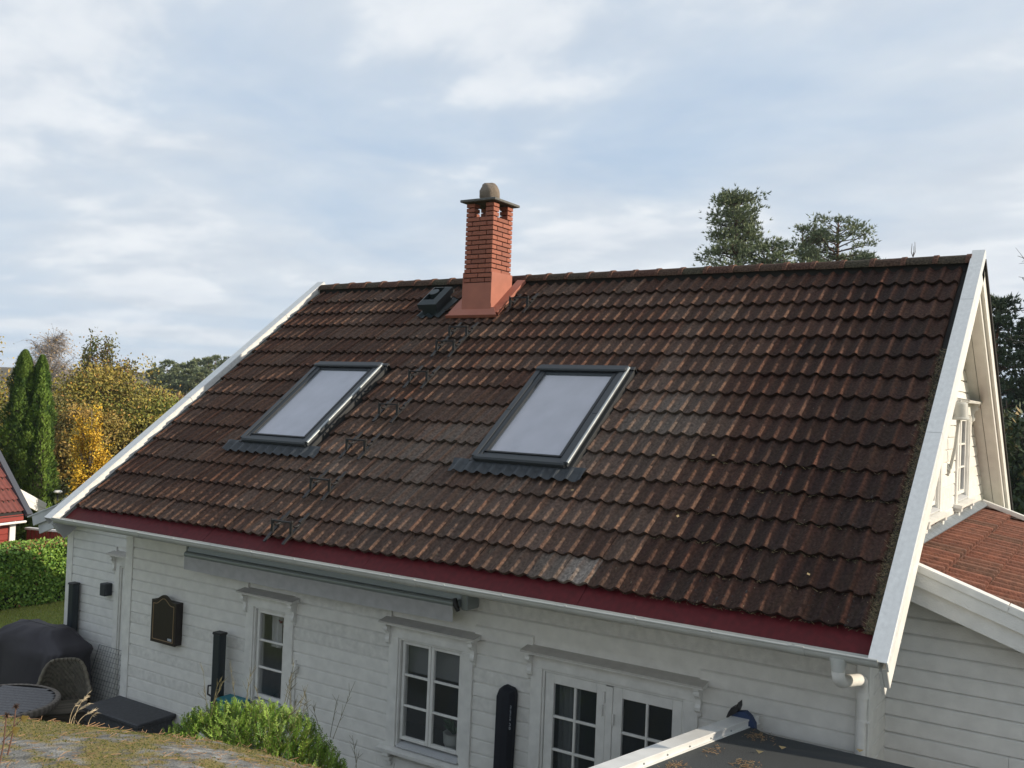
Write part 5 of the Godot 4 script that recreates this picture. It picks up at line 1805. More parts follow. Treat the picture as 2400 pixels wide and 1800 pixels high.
# ------------------------------------------------------------------ mossy rock in front, shrub and stalks
func rock_h(a: float, b: float) -> float:
	var tb := [[-9.0, -0.05], [-4.5, -0.19], [-3.2, -0.24], [-2.43, -0.285], [-1.64, -0.37], [-1.14, -0.49], [-0.86, -0.70], [-0.6, -1.2], [-0.3, -2.0], [0.1, -3.3]]
	var h0: float = tb[-1][1]
	if b <= tb[0][0]: h0 = tb[0][1]
	else:
		for i in tb.size() - 1:
			if b >= tb[i][0] and b < tb[i + 1][0]:
				h0 = lerpf(tb[i][1], tb[i + 1][1], (b - tb[i][0]) / (tb[i + 1][0] - tb[i][0]))
	var d := maxf(a - 4.0, 0.0)
	var h := h0 - 0.09 * d * d
	if a > 6.6: h -= 0.5 * pow(a - 6.6, 2.0)
	return h
func build_rock():
	var fwd := Vector3(-0.5418, 0, -0.8398)
	var rgt := Vector3(0.8398, 0, -0.5418)
	var nz := FastNoiseLite.new()
	nz.seed = 61; nz.frequency = 0.9; nz.fractal_octaves = 5
	var nm := FastNoiseLite.new()
	nm.seed = 8; nm.frequency = 1.1; nm.fractal_octaves = 5; nm.fractal_gain = 0.6
	var mb := MB.new()
	var base := Vector3(CAM.x, 0, CAM.z)
	var pos := func(a: float, b: float) -> Vector3:
		var h := rock_h(a, b) + nz.get_noise_2d(a, b) * 0.03 + nz.get_noise_2d(a * 6.0 + 30.0, b * 6.0) * 0.008
		return base + fwd * a + rgt * b + Vector3(0, maxf(h, GY - 0.2), 0)
	var colr := func(a: float, b: float) -> Color:
		var k := nm.get_noise_2d(a * 1.5, b * 1.5) * 0.5 + 0.5
		var f := nm.get_noise_2d(a * 9.0 + 70.0, b * 9.0) * 0.5 + 0.5
		var moss := smoothstep(0.42, 0.56, k * 1.15 - 0.13 + clampf((-b - 2.0) * 0.10, -0.12, 0.10) + (f - 0.5) * 0.75 + smoothstep(5.2, 6.1, a) * 0.14)
		var g := Color(0.20, 0.20, 0.19).lerp(Color(0.40, 0.40, 0.385), smoothstep(0.42, 0.70, f))
		if f < 0.36: g = g * 0.55
		var m := Color(0.19, 0.165, 0.045).lerp(Color(0.30, 0.235, 0.075), f)
		if f > 0.62: m = m.lerp(Color(0.26, 0.16, 0.075), 0.55)
		return g.lerp(m, moss)
	var na := 150
	var nb := 210
	var grid := []
	var cg := []
	for i in na + 1:
		var r := []
		var rc := []
		for j in nb + 1:
			var a := lerpf(2.4, 9.2, pow(float(i) / na, 0.9))
			var b := lerpf(-6.0, 0.2, float(j) / nb)
			r.append(pos.call(a, b)); rc.append(colr.call(a, b))
		grid.append(r); cg.append(rc)
	for i in na:
		for j in nb:
			var p := [grid[i][j], grid[i][j + 1], grid[i + 1][j + 1], grid[i + 1][j]]
			var n: Vector3 = (p[1] - p[0]).cross(p[3] - p[0]).normalized()
			if n.y < 0:
				n = -n
			mb.cquad(p, [n, n, n, n], [cg[i][j], cg[i][j + 1], cg[i + 1][j + 1], cg[i + 1][j]])
	solo(smooth(mb), "mossy_rock", M.rock, pos.call(5.0, -3.0) - Vector3(0, 0.5, 0), "broad grey rock with yellow moss and lichen above the patio", "rock")
	# moss strands and dry needles on the rock
	var ms := MB.new()
	for i in 26000:
		var a := rng.randf_range(3.7, 6.6)
		var b := -rng.randf_range(0.9, 3.9)
		var p: Vector3 = pos.call(a, b)
		var c: Color = colr.call(a, b)
		var mossy := c.r - c.b > 0.09
		if not mossy and rng.randf() < 0.93: continue
		var an := rng.randf() * TAU
		if mossy:
			var h := rng.randf_range(0.004, 0.012)
			ms.col = Color(0.20, 0.18, 0.045).lerp(Color(0.30, 0.25, 0.08), rng.randf()) if rng.randf() < 0.6 else Color(0.11, 0.14, 0.03)
			var d := Vector3(cos(an) * h, h * 0.8, sin(an) * h)
			var w := d.cross(Vector3(0.2, 0.4, 0.9)).normalized() * 0.0045
			ms.tri(p - w, p + w, p + d)
			if rng.randf() < 0.02:
				ms.col = Color(0.36, 0.21, 0.10)
				var e := Vector3(cos(an), 0.12, sin(an)) * rng.randf_range(0.03, 0.07)
				ms.beam(p + Vector3(0, 0.012, 0), p + e + Vector3(0, 0.012, 0), 0.0022, 0.0022)
		else:
			ms.col = Color(0.34, 0.21, 0.11)
			var e := Vector3(cos(an), 0.05, sin(an)) * rng.randf_range(0.02, 0.06)
			ms.beam(p + Vector3(0, 0.006, 0), p + e + Vector3(0, 0.006, 0), 0.0025, 0.002)
	var mo := solo(ms, "moss", M.leaf_v, pos.call(5.0, -3.0), "yellow green moss and brown needles growing over the grey rock", "moss")
	mo.set_meta("kind", "stuff")
	# dry grass stalks standing at the edge of the rock
	var stalks := [[186, 1640, 6.3, 0.20], [196, 1625, 6.25, 0.24], [190, 1665, 6.2, 0.18], [230, 1668, 6.25, 0.13], [205, 1690, 6.2, 0.11]]
	for q in stalks:
		var s := MB.new()
		var b: float = (q[0] + 14 - 1200.0) / 2223.6 * q[2]
		var foot: Vector3 = pos.call(q[2], b)
		var lean := rgt * rng.randf_range(0.05, 0.16) + fwd * rng.randf_range(-0.05, 0.05)
		var pts := []
		for i in 7:
			var t := i / 6.0
			pts.append(foot + Vector3(0, q[3] * t * (1.0 - 0.12 * t), 0) + lean * t * t)
		s.col = Color(0.52, 0.42, 0.27)
		s.tube(pts, [0.0026, 0.0026, 0.0022, 0.002, 0.0018, 0.0016, 0.0014], 5)
		var g := thing("dry_grass_stalk", foot, "tall bleached dry grass stalk at the edge of the mossy rock", "grass", "dry grass stalks")
		part(s, "stem", M.leaf_v, g)
		var hd := MB.new()
		for i in 22:
			var t := rng.randf_range(0.78, 1.0)
			var p: Vector3 = pts[4].lerp(pts[6], (t - 0.78) / 0.22)
			hd.col = Color(0.56, 0.47, 0.32) * rng.randf_range(0.8, 1.15)
			var d := (lean.normalized() * 0.02 + Vector3(rng.randfn(0, 0.012), rng.randf_range(-0.006, 0.02), rng.randfn(0, 0.012)))
			var w := d.cross(Vector3(0.4, 0.3, 0.8)).normalized() * 0.003
			hd.tri(p - w, p + w, p + d)
		part(hd, "seed_head", M.leaf_v, g)
	# dry flower stalks: one near the camera on the rock, others by the cassette
	for q in [[38, 4.45, 0.27, "withered brown flower stalk standing on the mossy rock"], [60, 4.75, 0.24, "thin withered stalk with dark head standing on the mossy rock"]]:
		var b: float = (q[0] - 1200.0) / 2223.6 * q[1]
		var foot: Vector3 = pos.call(q[1], b)
		var g := thing("withered_flower", foot, q[3], "plant")
		var s := MB.new()
		s.col = Color(0.13, 0.07, 0.05)
		var top: Vector3 = foot + Vector3(0, q[2], 0) + rgt * 0.03
		s.tube([foot, foot.lerp(top, 0.5) + rgt * 0.008, top], [0.004, 0.0035, 0.003], 6)
		s.tube([foot.lerp(top, 0.55), foot.lerp(top, 0.75) + rgt * 0.04], [0.003, 0.002], 6)
		part(s, "stem", M.leaf_v, g)
		var hd := MB.new()
		for i in 44:
			hd.col = Color(0.055, 0.035, 0.03).lerp(Color(0.14, 0.08, 0.05), rng.randf())
			var d := Vector3(rng.randfn(0, 1), rng.randfn(0, 1) + 0.4, rng.randfn(0, 1)).normalized() * rng.randf_range(0.012, 0.026)
			var w := d.cross(Vector3(0.4, 0.3, 0.8)).normalized() * 0.005
			hd.tri(top - w, top + w, top + d)
		part(hd, "flower_head", M.leaf_v, g)
		var lf := MB.new()
		var lp: Vector3 = foot.lerp(top, 0.75) + rgt * 0.045
		lf.col = Color(0.48, 0.33, 0.08)
		lf.quad(lp + Vector3(-0.02, -0.01, 0), lp + rgt * 0.01 - Vector3(0, 0.02, 0), lp + rgt * 0.03 + Vector3(0, 0.015, 0), lp + Vector3(0, 0.02, 0.004))
		part(lf, "leaf", M.leaf_v, g)
	build_shrub()

func build_shrub():
	# feathery bright green evergreen shrub between rock and wall
	var base := Vector3(5.25, GY, 1.55)
	var t := thing("evergreen_shrub", base, "bright green feathery evergreen shrub between the rock and the wall", "shrub")
	var lf := MB.new()
	var st := MB.new()
	var tops := []
	var rgt := Vector3(0.8398, 0, -0.5418)
	var fwd := Vector3(-0.5418, 0, -0.8398)
	var env := func(u: float) -> float:
		# height of the crown along its width (u -1..1)
		return lerpf(1.45, 2.12, clampf(1.0 - pow(absf(u + 0.28) / 1.05, 2.2), 0.0, 1.0)) - maxf(0.0, u - 0.3) * 0.55
	for i in 3600:
		var u := rng.randf_range(-1.0, 1.0)
		var w := rng.randf_range(-1.0, 1.0)
		if u * u + w * w > 1.0: continue
		var h: float = env.call(u) * sqrt(maxf(0.02, 1.0 - 0.5 * w * w)) * (1.0 - 0.42 * pow(rng.randf(), 1.6))
		var p := base + rgt * u * 0.98 + fwd * w * 0.6 + Vector3(0, h, 0)
		var out := (rgt * u * 0.6 + fwd * w * 0.6 + Vector3(rng.randfn(0, 0.35), 0.9, rng.randfn(0, 0.35))).normalized()
		var ln := rng.randf_range(0.10, 0.20)
		var k := rng.randf()
		var col := Color(0.085, 0.195, 0.018).lerp(Color(0.24, 0.36, 0.05), k)
		# a spray: stem with paired fine side fronds
		var side := out.cross(Vector3(rng.randfn(0, 1), rng.randfn(0, 0.3), rng.randfn(0, 1))).normalized()
		var foot := p - out * ln
		st.col = Color(0.12, 0.12, 0.03)
		st.tube([foot, p], [0.003, 0.001], 3, false)
		for s in 9:
			var q := foot + out * ln * (0.12 + 0.1 * s)
			for sg in [-1.0, 1.0]:
				var fl := (0.050 - 0.004 * s) * rng.randf_range(0.7, 1.2)
				var d: Vector3 = (out * 0.8 + side * sg * 0.7 + Vector3(rng.randfn(0, 0.22), rng.randfn(0, 0.22), rng.randfn(0, 0.22))).normalized()
				var e: Vector3 = q + d * fl
				lf.col = col * rng.randf_range(0.7, 1.25)
				var nrm: Vector3 = d.cross(side.cross(out)).normalized() * 0.0042
				lf.quad(q, q.lerp(e, 0.45) + nrm, e, q.lerp(e, 0.45) - nrm)
	part(lf, "foliage", M.leaf_v, t)
	# bare twig tips rising above the foliage
	for i in 26:
		var u := rng.randf_range(-0.75, 0.95)
		var p: Vector3 = base + rgt * u * 0.9 + fwd * rng.randf_range(-0.3, 0.5) + Vector3(0, env.call(u) * 0.9, 0)
		var d := (Vector3.UP + rgt * rng.randfn(0.15, 0.3) + fwd * rng.randfn(0, 0.3)).normalized()
		var ln := rng.randf_range(0.25, 0.5)
		st.col = Color(0.15, 0.13, 0.06)
		st.tube([p, p + d * ln], [0.003, 0.0012], 4, false)
		for s in 7:
			var q := p + d * ln * rng.randf_range(0.35, 1.0)
			var e := (d + Vector3(rng.randfn(0, 0.5), rng.randfn(0.1, 0.3), rng.randfn(0, 0.5))).normalized() * rng.randf_range(0.04, 0.11)
			st.tube([q, q + e], [0.002, 0.001], 4, false)
	for i in 7:
		var a := TAU * i / 7
		st.tube([base, base + Vector3(cos(a) * 0.25, 1.0, sin(a) * 0.25), base + Vector3(cos(a) * 0.5, 1.7, sin(a) * 0.4)], [0.03, 0.02, 0.008], 6)
	part(st, "twigs", M.leaf_v, t)
	# dark seed stalks beside the cassette
	var s := MB.new()
	var foot := Vector3(2.6, GY, 0.75)
	var d2 := thing("seed_stalk", foot, "dark branching seed stalk in front of the storage box corner", "plant")
	s.col = Color(0.05, 0.04, 0.035)
	s.tube([foot, foot + Vector3(-0.03, 0.5, 0), foot + Vector3(-0.1, 1.05, 0.0)], [0.005, 0.004, 0.002], 5)
	for i in 12:
		var q := foot + Vector3(-0.06, rng.randf_range(0.7, 1.05), 0)
		var e := q + Vector3(rng.randfn(-0.02, 0.06), rng.randf_range(0.0, 0.08), rng.randfn(0, 0.05))
		s.tube([q, e], [0.0018, 0.001], 4)
		s.tube([e - Vector3(0, 0.009, 0), e + Vector3(0, 0.009, 0)], [0.009], 6)
	part(s, "stalk", M.leaf_v, d2)

# ------------------------------------------------------------------ hedge, red house, fence, car
func build_neighbours():
	# clipped hedge: leafy box along z
	var hb := Vector3(-8.3, GY, -3.5)
	var h := thing("clipped_hedge", hb, "dense clipped green hedge along the lawn", "hedge")
	var core := MB.new()
	core.box(Vector3(-8.72, GY, -9.5), Vector3(-7.95, GY + 1.08, 3.0))
	part(core, "branches", M.deck, h)
	var lf := MB.new()
	var nz := FastNoiseLite.new()
	nz.seed = 3; nz.frequency = 0.8; nz.fractal_octaves = 3
	for i in 46000:
		var z := rng.randf_range(-9.0, 0.5)
		var face := rng.randf()
		var p: Vector3
		var n: Vector3
		if face < 0.68:
			var y := rng.randf_range(0.02, 1.18)
			p = Vector3(-7.86 + nz.get_noise_2d(z * 1.6, y * 1.6) * 0.10 + rng.randfn(0, 0.03), GY + y, z)
			if y < 0.35: p.x -= rng.randf() * 0.12
			n = Vector3(1, 0.3, 0)
		else:
			p = Vector3(rng.randf_range(-8.75, -7.86), GY + 1.18 + nz.get_noise_2d(z * 2.0, 7.0) * 0.07 + rng.randfn(0, 0.03), z)
			n = Vector3(0.2, 1, 0)
		var k := rng.randf()
		lf.col = Color(0.065, 0.170, 0.022).lerp(Color(0.24, 0.36, 0.05), k)
		if p.y > GY + 1.16 and rng.randf() < 0.22: lf.col = Color(0.24, 0.12, 0.05)
		elif rng.randf() < 0.012: lf.col = Color(0.30, 0.17, 0.06)
		leaf(lf, p, n, 0.036, 0.024)
	part(lf, "leaves", M.leaf_v, h)
	# red house far left: eave corner E, eave direction d, upslope direction q
	var E := Vector3(-12.34, -1.74, -6.58)
	var d := Vector3(-0.17, 0, -0.98).normalized()      # along the eave towards the gable end
	var q := Vector3(-0.98, 0, 0.17).normalized()      # up the slope, away from us
	var rise := 1.2
	var rh := thing("red_house", Vector3(E.x, GY - 1.0, E.z), "red timber house with red tiled roof and white corner boards beyond the hedge", "house")
	var up := Vector3.UP
	var R := func(a: float, s: float, hh := 0.0) -> Vector3: return E - d * a + q * s + up * (s * rise + hh)
	var body := MB.new()
	var w0 := E - d * 0.22 + q * 0.35
	var w1 := E - d * 9.0 + q * 0.35
	for pr in [[w0, w1], [w0, w0 + q * 6.0]]:
		var a: Vector3 = pr[0]
		var b: Vector3 = pr[1]
		body.beam(Vector3(a.x, GY - 0.2, a.z), Vector3(b.x, GY - 0.2, b.z), 0.1, 2.9)
	var wall := part(body, "wall", M.red_wall, rh)
	# boards on the visible walls
	for k in 13:
		var y := -1.80 - 0.15 * k
		var m := MB.new()
		m.beam(Vector3(w0.x, y, w0.z) - q * 0.06 + d * 0.0, Vector3(w1.x, y, w1.z) - q * 0.06, 0.03, 0.142, up, 0.006)
		part(m, "siding_board", M.red_wall, wall)
	var rf := MB.new()
	var th := Vector3(0, -0.06, 0)
	rf.quad(R.call(9.0, -0.05) + th, R.call(0.0, -0.05) + th, R.call(0.0, 3.0) + th, R.call(9.0, 3.0) + th)
	var ridge: Vector3 = R.call(0.0, 3.0)
	rf.quad(R.call(9.0, 3.0) + th, R.call(0.0, 3.0) + th, ridge + q * 3.0 - up * 3.6 + th, R.call(9.0, 3.0) + q * 3.0 - up * 3.6 + th)
	var roof := part(rf, "roof", M.deck, rh)
	# red tiles in courses near the gable end, which is all that shows
	var tiles := []
	var cr := cos(atan(rise))
	var sr := sin(atan(rise))
	for v in 4:
		var tb := tile_mb(1.0, 0.3, 1500 + v)
		for i in tb.c.size():
			var c := tb.c[i]
			var g := clampf(0.55 + (c.r + c.g + c.b) * 1.6, 0.6, 1.25)
			tb.c[i] = Color(0.235 * g, 0.062 * g, 0.05 * g)
		tiles.append(tb.mesh(M.red_roof))
	var bx := d
	var by := (up * cr - q * sr).normalized()
	var bz := bx.cross(by)
	for k in 13:
		for i in 14:
			var o: Vector3 = R.call(0.42 + 0.3 * i, 0.0) + (q * cr + up * sr) * (0.351 * k)
			inst(tiles[rng.randi() % 4], "roof_tile", Transform3D(Basis(bx, by, bz), o), roof)
	var vg := MB.new()
	vg.beam(R.call(0.06, -0.12, 0.04), R.call(0.06, 3.02, 0.04), 0.16, 0.10)
	part(vg, "verge_flashing", M.anthracite, rh)
	var fs := MB.new()
	fs.beam(R.call(0.15, -0.02, -0.13), R.call(9.0, -0.02, -0.13), 0.03, 0.15)
	part(fs, "fascia", M.red_wall, rh)
	var gt := MB.new()
	gt.tube([R.call(0.12, -0.08, -0.17), R.call(9.0, -0.08, -0.17)], [0.032], 10)
	part(gt, "gutter", M.white_paint, rh)
	var cbd := MB.new()
	var cpt := E - d * 0.24 + q * 0.27
	cbd.bbox(Vector3(cpt.x - 0.08, GY - 0.3, cpt.z - 0.08), Vector3(cpt.x + 0.06, -1.80, cpt.z + 0.07), 0.006)
	part(cbd, "corner_board", M.white_paint, rh)
	var dpp := MB.new()
	var dpos := E - d * 1.05 + q * 0.20
	dpp.tube([R.call(0.9, -0.10, -0.2), Vector3(dpos.x, -2.05, dpos.z), Vector3(dpos.x, GY - 0.3, dpos.z)], [0.05], 10)
	part(dpp, "downpipe", M.white_paint, rh)
	var bs := MB.new()
	bs.beam(Vector3(w0.x, -2.72, w0.z) - q * 0.08 + d * 0.3, Vector3(w1.x, -2.72, w1.z) - q * 0.08, 0.06, 0.05)
	part(bs, "base_rail", M.white_paint, rh)
	var yb := MB.new()
	var ypos := E - d * 1.45 + q * 0.22
	yb.bbox(Vector3(ypos.x - 0.05, -2.52, ypos.z - 0.14), Vector3(ypos.x + 0.05, -2.40, ypos.z + 0.14), 0.01)
	part(yb, "wall_sign", M.yellow_box, rh)
	# porch roof edge showing beyond the verge: two white stepped boards
	for s in [[0.0, 0.0], [0.12, -0.17]]:
		var pb := MB.new()
		var a := Vector3(-13.98, -1.36 + s[1], -7.1) + d * 0.0
		var b := Vector3(-14.90 + s[0] * 0.4, -2.02 + s[1] + s[0] * 0.1, -8.60 + s[0] * 0.6)
		pb.beam(a, b, 0.04, 0.165, up, 0.004)
		part(pb, "porch_barge_board", M.white_paint, rh)
	# red fence with white cap rail, between the red house and the hedge
	var fa := Vector3(-12.9, -2.28, -6.9)
	var fb := Vector3(-9.1, -2.16, -7.4)
	var fn := thing("red_fence", Vector3(-11, GY, -7.1), "low red board fence with white cap rail behind the hedge", "fence")
	var cap := MB.new()
	cap.beam(fa, fb, 0.13, 0.05, up, 0.005)
	part(cap, "cap_rail", M.white_paint, fn)
	for k in 26:
		var p := fa.lerp(fb, (k + 0.5) / 26.0)
		var m := MB.new()
		m.bbox(Vector3(p.x - 0.068, GY - 0.1, p.z - 0.012), Vector3(p.x + 0.068, p.y - 0.026, p.z + 0.012), 0.004)
		part(m, "board", M.red_wall, fn)
	# white car parked beyond, only its roof and rails in view
	var co := Vector3(-17.0, GY - 0.5, -12.2)
	var car := thing("parked_car", co, "white car parked beyond the red fence, mostly hidden", "car")
	var cbm := MB.new()
	var side := PackedVector2Array([Vector2(-2.1, 0.25), Vector2(2.1, 0.25), Vector2(2.15, 0.6), Vector2(2.0, 0.85), Vector2(1.1, 0.95), Vector2(0.5, 1.42), Vector2(-1.2, 1.45), Vector2(-1.9, 1.0), Vector2(-2.15, 0.9)])
	cbm.extrude(side, Transform3D(Basis(), co + Vector3(0, 0, -0.85)), 1.7)
	part(cbm, "body", M.car_paint, car)
	var cw := MB.new()
	cw.extrude(PackedVector2Array([Vector2(0.95, 0.97), Vector2(0.45, 1.36), Vector2(-1.15, 1.38), Vector2(-1.7, 1.0)]), Transform3D(Basis(), co + Vector3(0, 0, -0.86)), 1.72)
	part(cw, "side_windows", M.black, car)
	for x in [-1.35, 1.35]:
		for z in [-0.8, 0.8]:
			var wh := MB.new()
			wh.tube([co + Vector3(x, 0.32, z - 0.1), co + Vector3(x, 0.32, z + 0.1)], [0.32], 20)
			var wn := part(wh, "wheel", M.black, car)
			var ri := MB.new()
			ri.tube([co + Vector3(x, 0.32, z - 0.11), co + Vector3(x, 0.32, z + 0.11)], [0.19], 14)
			part(ri, "rim", M.zinc, wn)
	for z in [-0.65, 0.65]:
		var rr := MB.new()
		rr.tube([co + Vector3(0.45, 1.44, z), co + Vector3(0.35, 1.52, z), co + Vector3(-1.1, 1.53, z), co + Vector3(-1.2, 1.46, z)], [0.02], 6)
		part(rr, "roof_rail", M.car_paint, car)
	# small garden lamp with a pale oval head
	var lo := Vector3(-15.3, GY - 0.4, -9.2)
	var lp := thing("garden_lamp", lo, "slim post lamp with pale oval head by the trees", "lamp")
	var po := MB.new()
	po.tube([lo, Vector3(lo.x, -1.72, lo.z)], [0.03, 0.025], 8)
	part(po, "post", M.anthracite, lp)
	var hd := MB.new()
	hd.lathe([Vector2(0.001, 0.055), Vector2(0.09, 0.045), Vector2(0.13, 0.0), Vector2(0.09, -0.035), Vector2(0.001, -0.045)], Transform3D(Basis(), Vector3(lo.x, -1.68, lo.z)), 16)
	part(hd, "head", M.white_paint, lp)

# ------------------------------------------------------------------ trees
func leaf(mb: MB, p: Vector3, n: Vector3, ln: float, w: float):
	var d := Vector3(rng.randf() - 0.5, rng.randf() - 0.5, rng.randf() - 0.5) * 1.9 + n * 0.25
	d = d.normalized()
	var nn := (n.normalized() * 0.8 + Vector3(rng.randf() - 0.5, rng.randf() - 0.5, rng.randf() - 0.5) * 1.5).normalized()
	var s := d.cross(nn).normalized() * w
	var f := d * ln
	mb.quad(p - f, p + s - f * 0.1, p + f, p - s - f * 0.1)
func crown_tree(called: String, label: String, base: Vector3, height: float, cr: Vector3, cy: float, leaves: int, ls: float, c0: Color, c1: Color, c2: Color, seed_: int, clumps := 60, bark := Color(0.10, 0.08, 0.06), group := "", spread := 0.24):
	rng.seed = seed_
	var t := thing(called, base, label, "tree", group)
	var wood := MB.new()
	wood.col = bark
	var top := base + Vector3(0, height, 0)
	var ctr := base + Vector3(0, cy, 0)
	var tr := height * 0.016 + 0.03
	var tp := []
	var rr := []
	for i in 7:
		var k := i / 6.0
		tp.append(base + Vector3(sin(k * 4.0 + seed_) * 0.02 * height * k, height * 0.92 * k, cos(k * 3.0 + seed_) * 0.02 * height * k))
		rr.append(tr * (1.0 - 0.9 * k))
	wood.tube(tp, rr, 8)
	var cl := []
	for i in clumps:
		var d := Vector3.ZERO
		while true:
			d = Vector3(rng.randf_range(-1, 1), rng.randf_range(-1, 1), rng.randf_range(-1, 1))
			if d.length() < 1.0 and d.length() > 0.35: break
		var lump := 0.82 + 0.3 * sin(d.x * 5.0 + seed_) * cos(d.y * 4.0 + d.z * 3.0)
		var p := ctr + Vector3(d.x * cr.x, d.y * cr.y, d.z * cr.z) * lump
		cl.append(p)
		var k := clampf((p.y - base.y) / (height * 0.92) - 0.18, 0.08, 0.9)
		var from: Vector3 = tp[int(k * 6.0)]
		var mid := from.lerp(p, 0.55) + Vector3(0, cr.y * 0.05, 0)
		wood.tube([from, mid, p], [tr * 0.32, tr * 0.18, tr * 0.05], 5, false)
	part(wood, "trunk", M.bark, t)
	var lf := MB.new()
	for i in leaves:
		var ci := rng.randi() % cl.size()
		var c: Vector3 = cl[ci]
		var o := Vector3(rng.randfn(0, 1), rng.randfn(0, 0.75), rng.randfn(0, 1))
		var p := c + Vector3(o.x * cr.x, o.y * cr.y, o.z * cr.z) * spread * 0.62
		var base_c := c0.lerp(c1, clampf(fposmod(ci * 0.618034, 1.0) * 1.2 - 0.1 + rng.randfn(0, 0.18), 0, 1))
		if rng.randf() < 0.14: base_c = base_c.lerp(c2, rng.randf())
		lf.col = base_c * rng.randf_range(0.75, 1.2)
		leaf(lf, p, (p - ctr).normalized() + Vector3(0, 0.6, 0), ls * rng.randf_range(0.7, 1.3), ls * 0.55)
	part(lf, "crown", M.leaf_v, t)
func needle_tuft(mb: MB, p: Vector3, dir: Vector3, ln: float, n: int, w: float):
	for i in n:
		var d := (dir + Vector3(rng.randfn(0, 0.55), rng.randfn(0.15, 0.5), rng.randfn(0, 0.55))).normalized()
		var s := d.cross(Vector3(rng.randf() - 0.5, rng.randf() - 0.5, rng.randf() - 0.5)).normalized() * w
		mb.tri(p - s, p + s, p + d * ln * rng.randf_range(0.7, 1.2))
func pine_tree(label: String, base: Vector3, height: float, rad: float, from_k: float, seed_: int, pads: int, tufts: int, c0: Color, c1: Color, tl := 0.26, tw := 0.045, group := "", shape := 0, lean := Vector3.ZERO):
	rng.seed = seed_
	var t := thing("pine_tree", base, label, "tree", group)
	var wood := MB.new()
	var tr := height * 0.017 + 0.04
	var tp := []
	var rr := []
	for i in 10:
		var k := i / 9.0
		tp.append(base + Vector3(sin(k * 5.0 + seed_) * 0.012 * height, height * 0.97 * k, cos(k * 4.0 + seed_) * 0.012 * height) + lean * k * k)
		rr.append(tr * (1.0 - 0.88 * k))
	for i in 9:
		wood.col = Color(0.12, 0.085, 0.065).lerp(Color(0.26, 0.115, 0.06), clampf(i / 6.0, 0, 1))
		wood.tube([tp[i], tp[i + 1]], [rr[i], rr[i + 1]], 8, false)
	var nd := MB.new()
	for i in pads:
		var lev := 9.0
		var k := lerpf(from_k, 1.0, clampf((floor(pow(rng.randf(), 0.9) * lev) + 0.5) / lev + rng.randfn(0, 0.018), 0.0, 1.0))
		var kk := (k - from_k) / (1.0 - from_k)
		var prof := 0.0
		if shape == 0: prof = lerpf(1.0, 0.30, kk) * (0.86 + 0.14 * sin(kk * 9.0 + seed_))
		else: prof = sqrt(clampf(1.0 - pow(kk * 1.05 - 0.35, 2.0) * 1.6, 0.05, 1.0))
		var r := rad * prof * rng.randf_range(0.42, 1.05)
		var a := rng.randf() * TAU
		var idx := k * 9.0
		var ti := clampi(int(idx), 0, 8)
		var on: Vector3 = tp[ti].lerp(tp[ti + 1], idx - ti)
		var p := on + Vector3(cos(a) * r, r * 0.16 + rng.randfn(0, 0.12), sin(a) * r)
		if kk > 0.94: p = on + Vector3(cos(a) * r * 0.5, rng.randf() * height * 0.02, sin(a) * r * 0.5)
		wood.col = Color(0.20, 0.11, 0.07).lerp(Color(0.10, 0.07, 0.06), rng.randf())
		var br := maxf(0.014, tr * 0.22 * (1.0 - 0.6 * kk))
		var mid := on.lerp(p, 0.5) + Vector3(rng.randfn(0, 0.1), -r * 0.05, rng.randfn(0, 0.1))
		var st := on - Vector3(0, r * 0.12, 0)
		wood.tube([st, mid, p], [br, br * 0.7, br * 0.25], 5, false)
		for q in 3:
			wood.tube([mid.lerp(p, 0.5), p + Vector3(rng.randfn(0, 0.35), rng.randf_range(0.0, 0.2), rng.randfn(0, 0.35)) * rad * 0.16], [br * 0.35, br * 0.12], 4, false)
		var pr := rad * rng.randf_range(0.14, 0.25)
		var pc := c0.lerp(c1, rng.randf())
		for j in tufts:
			var o := Vector3(rng.randfn(0, 0.55), rng.randfn(0.12, 0.24), rng.randfn(0, 0.55))
			nd.col = pc * rng.randf_range(0.7, 1.25)
			var dir := (Vector3(o.x, 0.55 + o.y, o.z) + Vector3(cos(a), 0, sin(a)) * 0.35).normalized()
			needle_tuft(nd, p + o * pr, dir, tl, 5, tw)
	part(wood, "trunk", M.bark, t)
	part(nd, "crown", M.needle_v, t)
